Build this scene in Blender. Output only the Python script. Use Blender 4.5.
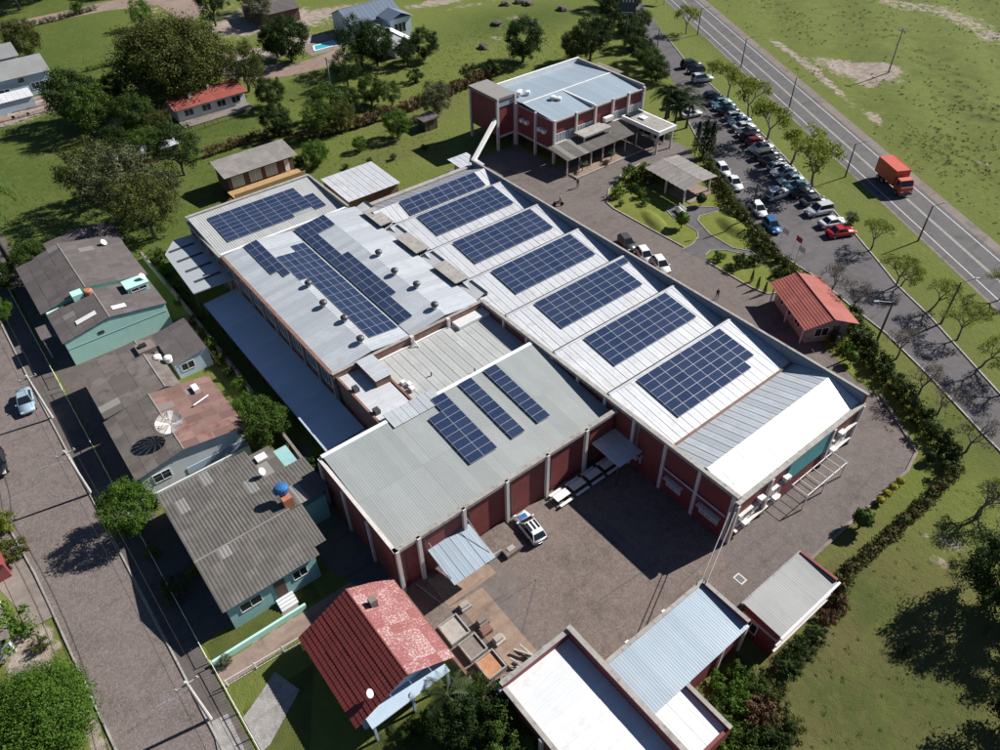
import bpy, math, random
import numpy as np
from mathutils import Vector, Matrix
for o in list(bpy.data.objects): bpy.data.objects.remove(o)
SC = bpy.context.scene; COL = SC.collection
R_ = math.radians
# ---------------------------------------------------------------- camera
# world: x = along the factory (a), y = across it (b), z up; the drone hovers above the origin
FPX, TH, RO, YA, HC = 743.24, R_(42.844), R_(-1.561), R_(-52.615), 60.0
def _cam():
    fwd = np.array([0, math.cos(TH), -math.sin(TH)]); rt = np.array([1., 0, 0]); up = np.cross(rt, fwd)
    r2 = rt*math.cos(RO)+up*math.sin(RO); u2 = -rt*math.sin(RO)+up*math.cos(RO)
    A = np.array([math.cos(YA), math.sin(YA), 0]); B = np.array([-math.sin(YA), math.cos(YA), 0]); Z = np.array([0, 0, 1.])
    W = np.array([A, B, Z])
    return W@r2, W@u2, W@fwd
CR, CU, CF = _cam()
cam = bpy.data.cameras.new('camera'); co = bpy.data.objects.new('camera', cam); COL.objects.link(co)
cam.sensor_width = 36; cam.lens = 36*FPX/1000; cam.clip_start = .5; cam.clip_end = 6000
m = Matrix.Identity(4)
for i in range(3): m[i][0], m[i][1], m[i][2] = CR[i], CU[i], -CF[i]
m[2][3] = HC; co.matrix_world = m; SC.camera = co
def G(px, py, z=0.):
    d = CR*(px-500)/FPX - CU*(py-375)/FPX + CF; t = (z-HC)/d[2]
    return float(d[0]*t), float(d[1]*t)
# ---------------------------------------------------------------- light
SUN_EL, SUN_AZ = R_(38.0), (0.19, 0.982)
w = bpy.data.worlds.new('World'); SC.world = w; w.use_nodes = True
nt = w.node_tree; bg = nt.nodes['Background']; sk = nt.nodes.new('ShaderNodeTexSky'); sk.sky_type = 'NISHITA'
sk.sun_disc = False; sk.sun_elevation = SUN_EL; sk.sun_rotation = math.atan2(SUN_AZ[0], SUN_AZ[1]); sk.altitude = 50; sk.dust_density = .2; sk.ozone_density = 4.0; sk.air_density = .75
nt.links.new(sk.outputs[0], bg.inputs[0]); bg.inputs[1].default_value = 0.05
sl = bpy.data.lights.new('sun', 'SUN'); so = bpy.data.objects.new('sun', sl); COL.objects.link(so)
sl.energy = 5.0; sl.angle = R_(0.53); sl.color = (1, .965, .91)
sd = Vector((SUN_AZ[0]*math.cos(SUN_EL), SUN_AZ[1]*math.cos(SUN_EL), math.sin(SUN_EL)))
so.rotation_euler = sd.to_track_quat('Z', 'Y').to_euler(); so.location = (0, 0, 80)
vs = SC.view_settings; vs.view_transform = 'Standard'; vs.look = 'None'; vs.exposure = 0.6; vs.gamma = 1; vs.use_curve_mapping = False
rng = random.Random(7)
# ---------------------------------------------------------------- materials
class NT:
    def __init__(s, name):
        s.m = bpy.data.materials.new(name); s.m.use_nodes = True; s.t = s.m.node_tree; s.n = s.t.nodes
        s.p = s.n['Principled BSDF']; s.out = s.n['Material Output']
    def add(s, t, **k):
        x = s.n.new(t)
        for a, b in k.items(): setattr(x, a, b)
        return x
    def link(s, a, b): s.t.links.new(a, b)
    def val(s, x, sock):
        if hasattr(x, 'is_output'): s.link(x, sock)
        else: sock.default_value = x if not isinstance(x, tuple) or len(x) != 3 or sock.type != 'RGBA' else (*x, 1)
    def math(s, op, a, b=0., c=None, clamp=False):
        x = s.add('ShaderNodeMath', operation=op, use_clamp=clamp); s.val(a, x.inputs[0]); s.val(b, x.inputs[1])
        if c is not None: s.val(c, x.inputs[2])
        return x.outputs[0]
    def mix(s, f, a, b, mode='MIX'):
        x = s.add('ShaderNodeMix', data_type='RGBA', blend_type=mode, clamp_factor=True)
        s.val(f, x.inputs[0]); s.val(a, x.inputs[6]); s.val(b, x.inputs[7]); return x.outputs[2]
    def pos(s): return s.add('ShaderNodeNewGeometry').outputs['Position']
    def obj(s): return s.add('ShaderNodeTexCoord').outputs['Object']
    def rand(s): return s.add('ShaderNodeObjectInfo').outputs['Random']
    def mapv(s, v, sc=(1, 1, 1), rot=(0, 0, 0)):
        x = s.add('ShaderNodeMapping'); s.link(v, x.inputs[0]); x.inputs[3].default_value = sc; x.inputs[2].default_value = rot; return x.outputs[0]
    def noise(s, v, sc, det=4, rough=.55):
        x = s.add('ShaderNodeTexNoise'); s.link(v, x.inputs['Vector']); x.inputs['Scale'].default_value = sc
        x.inputs['Detail'].default_value = det; x.inputs['Roughness'].default_value = rough; return x.outputs[0]
    def vor(s, v, sc, feat='F1', out=0):
        x = s.add('ShaderNodeTexVoronoi', feature=feat); s.link(v, x.inputs['Vector']); x.inputs['Scale'].default_value = sc; return x.outputs[out]
    def ramp(s, f, lo, hi, smooth=False):
        x = s.add('ShaderNodeMapRange', clamp=True); s.val(f, x.inputs[0]); x.inputs[1].default_value = lo; x.inputs[2].default_value = hi
        if smooth: x.interpolation_type = 'SMOOTHSTEP'
        return x.outputs[0]
    def bump(s, h, st, dist=.05):
        x = s.add('ShaderNodeBump'); x.inputs['Strength'].default_value = st; x.inputs['Distance'].default_value = dist
        s.link(h, x.inputs['Height']); s.link(x.outputs[0], s.p.inputs['Normal'])
    def done(s, col, rough=.7, metal=0., spec=None):
        s.val(col, s.p.inputs['Base Color']); s.val(rough, s.p.inputs['Roughness']); s.val(metal, s.p.inputs['Metallic'])
        if spec is not None: s.p.inputs['Specular IOR Level'].default_value = spec
        return s.m
def sc3(c, k): return tuple(x*k for x in c)
def plain(name, c, rough=.6, metal=0., var=.18, nsc=1.5, bump=.0, bsc=30., wear=None, wearamt=.5):
    s = NT(name); v = s.obj(); n = s.noise(v, nsc, 5)
    col = s.mix(s.ramp(n, .25, .75), sc3(c, 1-var), sc3(c, 1+var))
    r = s.rand(); col = s.mix(s.math('MULTIPLY', r, var), col, sc3(c, .55))
    if wear: col = s.mix(s.math('MULTIPLY', s.ramp(s.noise(v, nsc*2.3, 6, .65), .52, .68), wearamt), col, wear)
    if bump: s.bump(s.noise(v, bsc, 3), bump, .02)
    return s.done(col, rough, metal)
def sheet(name, c, rough=.45, metal=.0, var=.22, stain=None, stainamt=.5, streak=.25, patch=.0, patchcol=(1, 1, 1), spec=.5, ssc=.8):
    """roofing sheet: local x across the sheet, y down the slope; every sheet has its own tone, streaks and stains"""
    s = NT(name); v = s.obj(); p = s.pos(); r = s.rand()
    col = s.mix(r, sc3(c, 1-var), sc3(c, 1+var*.6))
    st = s.noise(s.mapv(v, (5, .35, 1)), 1.3, 4, .6); wn = s.noise(p, .35, 4, .6)
    col = s.mix(s.math('MULTIPLY', s.ramp(st, .45, .75), streak), col, sc3(c, .55))
    col = s.mix(s.math('MULTIPLY', s.ramp(wn, .4, .7), .3), col, sc3(c, .72))
    if stain: col = s.mix(s.math('MULTIPLY', s.ramp(s.math('ADD', s.noise(p, ssc, 6, .7), s.math('MULTIPLY', r, .12)), .56, .74), stainamt), col, stain)
    if patch: col = s.mix(s.math('MULTIPLY', s.math('GREATER_THAN', r, 1-patch), .85), col, patchcol)
    s.bump(s.noise(s.mapv(v, (3, .6, 1)), 1.2, 3), .35, .03)
    return s.done(col, s.math('ADD', rough, s.math('MULTIPLY', wn, .18)), metal, spec)
def ground_mat():
    s = NT('grass_ground'); p = s.pos()
    at = s.add('ShaderNodeAttribute', attribute_name='paint'); sep = s.add('ShaderNodeSeparateColor'); s.link(at.outputs[0], sep.inputs[0])
    n1 = s.noise(p, .09, 5, .6); n2 = s.noise(p, .8, 5, .65); n3 = s.noise(p, 5., 4, .7); n4 = s.noise(s.mapv(p, (1, .35, 1), (0, 0, .5)), .5, 4, .6)
    g = s.mix(s.ramp(n2, .3, .7), (0.116, 0.155, 0.028), (0.232, 0.255, 0.062))
    g = s.mix(s.math('MULTIPLY', s.ramp(n1, .35, .65), .55), g, (0.145, 0.193, 0.032))
    g = s.mix(s.math('MULTIPLY', s.ramp(n3, .45, .8), .40), g, (0.276, 0.280, 0.090))
    dry = s.math('MULTIPLY', sep.outputs[1], s.ramp(s.math('ADD', n4, s.math('MULTIPLY', n2, .35)), .26, .66))
    g = s.mix(dry, g, (0.148, 0.125, 0.054))
    lush = s.math('MULTIPLY', sep.outputs[2], s.ramp(s.math('ADD', n2, s.math('MULTIPLY', n1, .4)), .3, .75)); g = s.mix(lush, g, (.060, .094, .018))
    rough_ = s.math('MULTIPLY', at.outputs['Alpha'], s.ramp(s.noise(p, .33, 6, .72), .44, .62)); g = s.mix(s.math('MULTIPLY', rough_, .6), g, (.050, .068, .018))
    so_ = s.ramp(s.math('ADD', sep.outputs[0], s.math('MULTIPLY', s.math('SUBTRACT', s.noise(p, .6, 9, .78), .5), 2.0)), .45, .62)
    soil = s.mix(s.ramp(n2, .3, .7), (.24, .18, .145), (.46, .40, .34))
    g = s.mix(so_, g, soil)
    s.bump(s.math('ADD', s.math('MULTIPLY', n3, .5), s.math('ADD', s.noise(p, 1.6, 4), s.noise(p, 14, 2))), .9, .14)
    return s.done(g, .95, 0, .15)
def lawn_mat(name, c1, c2, c3):
    s = NT(name); p = s.pos(); n2 = s.noise(p, .6, 5, .6); n3 = s.noise(p, 7., 4, .7)
    g = s.mix(s.ramp(n2, .3, .7), c1, c2); g = s.mix(s.math('MULTIPLY', s.ramp(n3, .4, .75), .5), g, c3)
    s.bump(s.math('ADD', n3, s.noise(p, 20, 2)), .8, .08); return s.done(g, .95, 0, .15)
def paving(name, c1, c2, c3, cell=0., vor=0., vk=.55, stain=(.05, .045, .04), crack=.0, fine=25.):
    s = NT(name); p = s.pos(); n1 = s.noise(p, .12, 6, .62); n2 = s.noise(p, 1.1, 6, .7); n3 = s.noise(p, fine, 3, .7)
    g = s.mix(s.ramp(n1, .35, .65), c1, c2); g = s.mix(s.math('MULTIPLY', s.ramp(n2, .42, .72), .6), g, c3)
    g = s.mix(s.math('MULTIPLY', s.ramp(s.noise(p, .24, 7, .72), .5, .68), .6), g, stain)
    g = s.mix(s.math('MULTIPLY', s.ramp(s.noise(s.mapv(p, (1, .12, 1), (0, 0, .9)), .9, 4, .6), .55, .70), .5), g, sc3(c1, .5))
    g = s.mix(s.math('MULTIPLY', n3, .38), g, sc3(c1, .45)); h = n3
    if vor:
        cv = s.add('ShaderNodeTexVoronoi', feature='F1'); s.link(p, cv.inputs['Vector']); cv.inputs['Scale'].default_value = vor
        e = s.ramp(s.vor(p, vor, 'DISTANCE_TO_EDGE'), .0, .12); sx = s.add('ShaderNodeSeparateColor'); s.link(cv.outputs['Color'], sx.inputs[0])
        g = s.mix(s.math('MULTIPLY', sx.outputs[0], vk), g, sc3(c3, 1.2)); g = s.mix(s.math('MULTIPLY', s.math('SUBTRACT', 1., e), vk), g, sc3(c1, .4)); h = e
    if cell:
        b = s.add('ShaderNodeTexBrick'); s.link(s.mapv(p, (1, 1, 1), (0, 0, R_(2))), b.inputs['Vector']); b.inputs['Scale'].default_value = cell; b.inputs['Mortar Size'].default_value = .02
        b.inputs['Color1'].default_value = (.8, .8, .8, 1); b.inputs['Color2'].default_value = (1.1, 1.1, 1.1, 1); b.inputs['Mortar'].default_value = (.45, .45, .45, 1)
        g = s.mix(.75, g, b.outputs[0], 'MULTIPLY')
    s.bump(h, .5, .03); return s.done(g, .9, 0, .25)
def leafmat(name, c1, c2, trans=.25):
    s = NT(name); g = s.add('ShaderNodeNewGeometry'); r = g.outputs['Random Per Island']; ob = s.rand()
    col = s.mix(r, c1, c2); col = s.mix(s.math('MULTIPLY', ob, .45), col, sc3(c1, .62))
    s.val(col, s.p.inputs['Base Color']); s.p.inputs['Roughness'].default_value = .6; s.p.inputs['Specular IOR Level'].default_value = .1
    tr = s.add('ShaderNodeBsdfTranslucent'); s.link(col, tr.inputs[0]); mx = s.add('ShaderNodeMixShader'); mx.inputs[0].default_value = trans
    s.link(s.p.outputs[0], mx.inputs[1]); s.link(tr.outputs[0], mx.inputs[2]); s.link(mx.outputs[0], s.out.inputs[0]); return s.m
def panel_mat():
    s = NT('solar_cells'); v = s.obj(); r = s.rand()
    b = s.add('ShaderNodeTexBrick', offset=0., squash=1.); s.link(v, b.inputs['Vector']); b.inputs['Scale'].default_value = 1.
    b.inputs['Brick Width'].default_value = .162; b.inputs['Row Height'].default_value = .162; b.inputs['Mortar Size'].default_value = .005
    b.inputs['Color1'].default_value = (.014, .026, .066, 1); b.inputs['Color2'].default_value = (.022, .038, .090, 1); b.inputs['Mortar'].default_value = (.05, .07, .13, 1)
    col = s.mix(s.math('MULTIPLY', r, .5), b.outputs[0], (.045, .058, .105))
    return s.done(col, .16, 0, .6)
M = {}
M['ground'] = ground_mat()
M['lawn'] = lawn_mat('trimmed_lawn', (0.110, 0.145, 0.025), (0.183, 0.202, 0.042), (0.233, 0.227, 0.070))
M['turf'] = lawn_mat('yard_turf', (0.058, 0.082, 0.017), (0.110, 0.120, 0.031), (.10, .10, .04))
M['asphalt'] = paving('highway_asphalt', (.115, .110, .113), (.140, .133, .135), (.165, .158, .158), fine=12)
M['old_asphalt'] = paving('worn_asphalt', (.105, .097, .102), (.140, .128, .132), (.175, .16, .16), fine=14)
M['yard'] = paving('yard_paving', (.135, .112, .103), (.178, .148, .135), (.23, .195, .178), vor=5., vk=.22, fine=9)
M['court'] = paving('court_paving', (.150, .116, .102), (.190, .148, .130), (.28, .228, .20), vor=5.5, vk=.28, fine=9)
M['cobble'] = paving('cobblestones', (.160, .128, .117), (.192, .157, .144), (.25, .212, .196), vor=6.5, vk=.42, fine=7)
M['concrete'] = paving('concrete_slab', (.20, .165, .145), (.28, .235, .205), (.34, .29, .25), fine=6)
M['concrete_dull'] = paving('dull_worn_concrete', (.150, .124, .112), (.195, .163, .148), (.26, .22, .20), fine=6)
M['shade_toned_walk'] = paving('dark_shade_toned_pavement', (.105, .088, .080), (.145, .124, .112), (.19, .165, .15), fine=6)  # dark paving, toned darker still: tree, fence and wall shade put into its colour
M['pinkslab'] = paving('pink_slab', (.26, .175, .13), (.36, .26, .20), (.42, .33, .27), fine=4)
M['dirt'] = paving('dirt', (.24, .17, .14), (.33, .245, .20), (.38, .30, .25), fine=6)
M['shoulder'] = paving('gravel_shoulder', (.19, .155, .135), (.25, .205, .18), (.28, .235, .21), fine=10)
M['tilefloor'] = paving('checker_tiles', (.33, .31, .29), (.40, .38, .36), (.46, .44, .42), cell=1.6)
M['roadpaint'] = plain('road_paint', (.62, .62, .58), .7, 0, .2, 2, wear=(.2, .19, .19), wearamt=.6)
M['yellowpaint'] = plain('yellow_road_paint', (.46, .42, .34), .7, 0, .2, 2, wear=(.2, .19, .19), wearamt=.7)
M['galv'] = sheet('galvanised_sheet', (.50, .53, .56), .46, .25, .16, (.34, .30, .27), .3)
M['galv_white'] = sheet('pale_galvanised_sheet', (.56, .575, .60), .45, .15, .09, (.36, .33, .32), .5, .25)
M['galv_old'] = sheet('weathered_galvanised_sheet', (.36, .37, .39), .5, .2, .16, (.30, .27, .25), .4, .4)
M['white_sheet'] = sheet('white_roof_sheet', (.70, .71, .71), .38, .1, .07, (.42, .40, .37), .35, .3)
M['green_sheet'] = sheet('greenish_grey_sheet', (.298, .318, .312), .55, .05, .10, (.28, .29, .27), .3, .22)
M['annex_sheet'] = sheet('dull_grey_sheet', (.29, .295, .288), .6, .05, .10, (.27, .26, .24), .35, .22)
M['blue_sheet'] = sheet('pale_blue_sheet', (.31, .38, .44), .45, .15, .10, (.35, .36, .36), .3, .2)
M['canopy_sheet'] = sheet('pale_canopy_sheet', (.52, .60, .68), .45, .1, .08, (.42, .46, .5), .3, .15)
M['north_sheet'] = sheet('light_corrugated_sheet', (.42, .43, .42), .55, .05, .12, (.30, .29, .27), .4, .3)
M['dark_sheet'] = sheet('dark_rooflight_strip', (.045, .05, .06), .5, .0, .1)
M['fibre'] = sheet('fibre_cement_sheet', (.168, .146, .132), .85, 0, .28, (.085, .070, .062), .75, .45, .04, (.26, .25, .235), .2)
M['fibre_grey'] = sheet('grey_fibre_cement_sheet', (.145, .134, .122), .85, 0, .24, (.085, .075, .068), .75, .4, .03, (.24, .235, .22), .2)
M['fibre_brown'] = sheet('brown_grey_fibre_cement', (.135, .118, .115), .85, 0, .22, (.085, .070, .068), .6, .35, .03, (.21, .195, .19), .2)
M['rusty'] = sheet('rusty_red_sheet', (.25, .155, .135), .85, 0, .45, (.15, .065, .045), .95, .5, .25, (.20, .175, .165), .2)
M['fibre_pale'] = sheet('pale_weathered_sheet', (.27, .25, .235), .85, 0, .2, (.17, .15, .14), .7, .4, 0, spec=.2)
M['slate'] = sheet('slate_blue_sheet', (.13, .17, .23), .5, .1, .08)
M['redtile'] = sheet('dark_red_tile', (.165, .024, .020), .6, 0, .14, (.09, .02, .018), .4, .2)
M['redtile_faded'] = sheet('faded_red_tile', (.27, .085, .082), .75, 0, .10, (.46, .42, .40), 1., .25, ssc=6.5)
M['orangetile'] = sheet('orange_red_tile', (.36, .092, .070), .7, 0, .16, (.20, .07, .055), .5, .3)
M['brick'] = plain('red_painted_brick', (.20, .045, .042), .75, 0, .14, .6, .25, 8, (.10, .03, .028), .5)
M['brickraw'] = plain('weathered_red_brick', (.21, .105, .080), .85, 0, .25, .8, .3, 8, (.30, .23, .19), .6)
M['coping'] = plain('weathered_concrete', (.33, .31, .285), .85, 0, .2, .9, .3, 10, (.14, .12, .105), .75)
M['pillar'] = plain('pale_painted_concrete', (.60, .56, .53), .7, 0, .1, .7, 0, 10, (.36, .32, .29), .5)
M['white'] = plain('white_paint', (.74, .74, .72), .55, 0, .06, 1.2, 0, 10, (.5, .48, .45), .4)
M['whitewall'] = plain('off_white_render', (.60, .62, .63), .8, 0, .08, .5, .1, 6, (.40, .39, .37), .4)
M['bluewall'] = plain('pale_blue_render', (.42, .52, .62), .8, 0, .08, .5, .1, 6, (.34, .38, .42), .4)
M['mint'] = plain('mint_green_render', (.44, .72, .62), .8, 0, .05, .4, .1, 6, (.34, .58, .50), .4)
M['aqua'] = plain('faded_aqua_render', (.27, .50, .49), .8, 0, .12, .6, .1, 6, (.42, .48, .45), .6)
M['glass'] = NT('window_glass').done((.02, .03, .04), .06, 0, .6)
M['glasslight'] = NT('curtained_window').done((.34, .42, .44), .12, 0, .6)
M['dark'] = plain('dark_opening', (.012, .012, .013), .8, 0, .1)
M['steel'] = plain('dark_steel', (.11, .11, .115), .5, .6, .15, 3)
M['alu'] = plain('aluminium', (.55, .56, .58), .35, .7, .1, 3)
M['panel'] = panel_mat()
M['panelframe'] = NT('panel_frame').done((.42, .45, .49), .45, .3)
M['wood'] = plain('yellow_timber', (.40, .25, .115), .8, 0, .2, 2, .2, 14)
M['darkwood'] = plain('dark_timber', (.11, .062, .045), .8, 0, .25, 2, .2, 14)
M['bark'] = plain('bark', (.10, .080, .065), .95, 0, .25, 3, .5, 12)
M['palebark'] = plain('pale_bark', (.16, .135, .12), .95, 0, .25, 3, .5, 12)
M['teal'] = plain('teal_board', (.065, .30, .32), .6, 0, .1, 1)
M['rubber'] = plain('tyre_rubber', (.018, .018, .019), .9, 0, .1)
M['rim'] = plain('wheel_rim', (.45, .45, .46), .35, .7, .1)
M['carglass'] = NT('car_glass').done((.012, .016, .02), .05, 0, .7)
M['lampred'] = NT('tail_lamp').done((.35, .015, .012), .3)
M['lampwhite'] = NT('head_lamp').done((.75, .77, .78), .2)
M['truckred'] = plain('truck_red_paint', (.50, .085, .05), .45, 0, .08, 1)
M['greyboard'] = plain('grey_door', (.30, .33, .35), .6, 0, .08, 1)
M['signboard'] = plain('dark_green_sign', (.018, .045, .055), .5, 0, .1)
M['poolwater'] = NT('pool_water').done((.03, .42, .50), .05, 0, .6)
M['tankblue'] = plain('blue_plastic', (.03, .13, .33), .5, 0, .1)
M['terracotta'] = plain('terracotta', (.42, .16, .09), .85, 0, .15, 2)
M['rustbox'] = plain('rusty_orange', (.46, .22, .11), .85, 0, .3, 2, .3, 8, (.3, .2, .15), .7)
M['plank'] = plain('bleached_planks', (.40, .36, .32), .85, 0, .25, 2, .2, 10)
M['flagred'] = plain('red_cloth', (.45, .03, .03), .8); M['flagwhite'] = plain('white_cloth', (.72, .72, .72), .8)
def paint(name, c, rough=.28):
    s = NT(name); s.p.inputs['Coat Weight'].default_value = .5; return s.done(c, rough, .1)
PAINT = {'black': paint('black_car_paint', (.012, .012, .014)), 'silver': paint('silver_car_paint', (.52, .54, .55)), 'white': paint('white_car_paint', (.76, .77, .77)),
 'red': paint('red_car_paint', (.42, .012, .018)), 'darkred': paint('dark_red_car_paint', (.22, .02, .022)), 'blue': paint('blue_car_paint', (.03, .13, .32)), 'teal': paint('grey_blue_car_paint', (.10, .20, .25)), 'grey': paint('dark_grey_car_paint', (.07, .075, .08)), 'sky': paint('pale_blue_car_paint', (.30, .40, .48))}
LEAF = {'dark': leafmat('dark_leaves', (.018, .038, .010), (.058, .095, .022)), 'mid': leafmat('mid_leaves', (.034, .070, .012), (.105, .160, .030)),
 'bright': leafmat('bright_leaves', (.050, .115, .013), (.135, .22, .034)), 'lime': leafmat('yellow_green_leaves', (.15, .19, .024), (.29, .33, .06), .45), 'grey': leafmat('grey_green_leaves', (.060, .070, .032), (.14, .15, .072)),
 'brown': leafmat('reddish_brown_leaves', (.085, .048, .030), (.21, .120, .068)), 'yellow': leafmat('yellow_leaves', (.20, .19, .02), (.40, .36, .05)), 'olive': leafmat('olive_leaves', (.045, .060, .014), (.130, .142, .036)),
 'palm': leafmat('palm_fronds', (.040, .065, .022), (.12, .155, .070))}
# ---------------------------------------------------------------- mesh helpers
class MB:
    def __init__(s): s.v = []; s.f = []; s.m = []
    def add(s, vs, fs, mi=0):
        n = len(s.v); s.v += [tuple(x) for x in vs]; s.f += [tuple(i+n for i in f) for f in fs]; s.m += [mi]*len(fs); return s
    def box(s, x0, y0, z0, x1, y1, z1, mi=0):
        return s.add([(x0, y0, z0), (x1, y0, z0), (x1, y1, z0), (x0, y1, z0), (x0, y0, z1), (x1, y0, z1), (x1, y1, z1), (x0, y1, z1)],
              [(0, 3, 2, 1), (4, 5, 6, 7), (0, 1, 5, 4), (1, 2, 6, 5), (2, 3, 7, 6), (3, 0, 4, 7)], mi)
    def prism(s, poly, z0, z1, mi=0):
        n = len(poly); a = sum(poly[i][0]*poly[(i+1) % n][1]-poly[(i+1) % n][0]*poly[i][1] for i in range(n))
        if a < 0: poly = poly[::-1]
        zz0 = z0 if isinstance(z0, (list, tuple)) else [z0]*n; zz1 = z1 if isinstance(z1, (list, tuple)) else [z1]*n
        vs = [(p[0], p[1], zz0[i]) for i, p in enumerate(poly)]+[(p[0], p[1], zz1[i]) for i, p in enumerate(poly)]
        return s.add(vs, [tuple(range(n-1, -1, -1)), tuple(range(n, 2*n))]+[(i, (i+1) % n, (i+1) % n+n, i+n) for i in range(n)], mi)
    def tube(s, p0, p1, r0, r1=None, n=6, mi=0, cap=True):
        r1 = r0 if r1 is None else r1; p0 = Vector(p0); p1 = Vector(p1); d = (p1-p0)
        if d.length < 1e-6: return s
        d.normalize(); u = d.orthogonal().normalized(); v = d.cross(u)
        vs = [p0+(u*math.cos(6.2832*i/n)+v*math.sin(6.2832*i/n))*r0 for i in range(n)]+[p1+(u*math.cos(6.2832*i/n)+v*math.sin(6.2832*i/n))*r1 for i in range(n)]
        fs = [(i, (i+1) % n, (i+1) % n+n, i+n) for i in range(n)]
        if cap: fs += [tuple(range(n-1, -1, -1)), tuple(range(n, 2*n))]
        return s.add(vs, fs, mi)
    def lathe(s, c, prof, n=12, mi=0):
        vs = []; fs = []
        for r, z in prof: vs += [(c[0]+r*math.cos(6.2832*i/n), c[1]+r*math.sin(6.2832*i/n), c[2]+z) for i in range(n)]
        for k in range(len(prof)-1): fs += [(k*n+i, k*n+(i+1) % n, (k+1)*n+(i+1) % n, (k+1)*n+i) for i in range(n)]
        fs += [tuple(range(n-1, -1, -1)), tuple(range((len(prof)-1)*n, len(prof)*n))]
        return s.add(vs, fs, mi)
    def build(s, name, mats, parent=None, smooth=False, **tags):
        me = bpy.data.meshes.new(name); off = wl(parent) if parent else Vector((0, 0, 0))
        me.from_pydata([(x-off.x, y-off.y, z-off.z) for x, y, z in s.v], [], s.f)
        if not isinstance(mats, (list, tuple)): mats = [mats]
        for k in mats: me.materials.append(M[k] if isinstance(k, str) else k)
        if len(mats) > 1: me.polygons.foreach_set('material_index', s.m)
        if smooth: me.polygons.foreach_set('use_smooth', [True]*len(me.polygons))
        o = bpy.data.objects.new(name, me); COL.objects.link(o); o.parent = parent; o.update_tag()
        for k, v in tags.items(): o[k] = v
        return o
WL = {}
def wl(o):
    v = Vector((0, 0, 0))
    while o: v = v+o.location; o = o.parent
    return v
def thing(name, label, cat, loc=(0, 0, 0), group=None, rz=0.):
    o = bpy.data.objects.new(name, None); COL.objects.link(o); o.empty_display_size = .3; o.location = loc; o.rotation_euler.z = rz
    o['label'] = label; o['category'] = cat
    if group: o['group'] = group
    return o
def one(mb, name, mats, label, cat, loc=(0, 0, 0), group=None, smooth=False):
    d = bpy.data.objects.new('x', None); d.location = loc
    o = mb.build(name, mats, None, smooth); o['label'] = label; o['category'] = cat
    if loc != (0, 0, 0):
        o.data.transform(Matrix.Translation(-Vector(loc))); o.location = loc
    if group: o['group'] = group
    bpy.data.objects.remove(d); return o
KIDS = {}
def copy_tree(src, loc, rz=0., sc=1., label=None, group=None, matmap=None):
    def cp(o, par):
        c = o.copy(); COL.objects.link(c); c.parent = par
        if matmap:
            for i, s in enumerate(c.material_slots):
                mt = s.material
                if mt and mt.name in matmap: s.link = 'OBJECT'; s.material = matmap[mt.name]
        for ch in kids(o): cp(ch, c)
        return c
    r = cp(src, None); r.location = loc; r.rotation_euler = (0, 0, rz); r.scale = (sc, sc, sc) if not isinstance(sc, tuple) else sc
    if label: r['label'] = label
    if group: r['group'] = group
    return r
def kids(o):
    if o.name not in KIDS: KIDS[o.name] = [c for c in bpy.data.objects if c.parent == o]
    return KIDS[o.name]
def drop(src):
    for c in kids(src):
        for g in kids(c): bpy.data.objects.remove(g)
        bpy.data.objects.remove(c)
    bpy.data.objects.remove(src)
# roofing sheets ------------------------------------------------------------
def sheet_mesh(su, sv, style, lap=.06):
    per, h = {'rib': (.5, .03), 'fine': (.25, .008), 'wave': (.30, .035), 'broad': (.75, .10), 'tile': (.30, .04), 'flat': (su, .015)}[style]
    k = max(1, round(su/per)); xs = []
    for i in range(k):
        x0 = su*i/k; d = su/k
        if style == 'rib': xs += [(x0, 0), (x0+d*.80, 0), (x0+d*.85, h if i % 2 else h*.35), (x0+d*.93, h if i % 2 else h*.35), (x0+d*.98, 0)]
        elif style in ('wave', 'tile', 'fine', 'broad'): xs += [(x0, 0), (x0+d*.25, h*.75), (x0+d*.5, h), (x0+d*.75, h*.75)]
        else: xs += [(x0, 0), (x0+.03, h), (x0+d-.03, h)]
    xs.append((su, 0)); n = len(xs); rows = [(0, 0.), (sv+lap, 0.)]
    if style == 'tile':
        q = max(1, round(sv/.4)); rows = []
        for j in range(q): rows += [(sv*j/q, .0), (sv*(j+1)/q, .03)]
    vs = [(x, y, z+dz) for y, dz in rows for x, z in xs]; fs = [(r*n+i, r*n+i+1, (r+1)*n+i+1, (r+1)*n+i) for r in range(len(rows)-1) for i in range(n-1)]
    me = bpy.data.meshes.new('roof_sheet'); me.from_pydata(vs, [], fs); return me
def roof(parent, p0, eu, ev, nu, nv, mat, style='rib', name='roof_sheet', jit=.012, skip=()):
    p0 = Vector(p0); eu = Vector(eu); ev = Vector(ev); n = eu.cross(ev)
    if n.z < 0: p0 = p0+eu; eu = -eu; n = -n
    n.normalize(); U = eu.normalized(); V = ev.normalized(); su, sv = eu.length/nu, ev.length/nv
    me = sheet_mesh(su, sv, style); me.materials.append(M[mat]); off = wl(parent)
    mw = Matrix.Identity(4)
    for i in range(3): mw[i][0], mw[i][1], mw[i][2] = U[i], V[i], n[i]
    for j in range(nv):
        for i in range(nu):
            if (i, j) in skip: continue
            o = bpy.data.objects.new(name, me); COL.objects.link(o); o.parent = parent
            t = p0+U*(su*i)+V*(sv*j)+n*((nv-j)*.014+.004+rng.random()*jit)-off
            mm = mw.copy(); mm.translation = t; o.matrix_basis = mm
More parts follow.
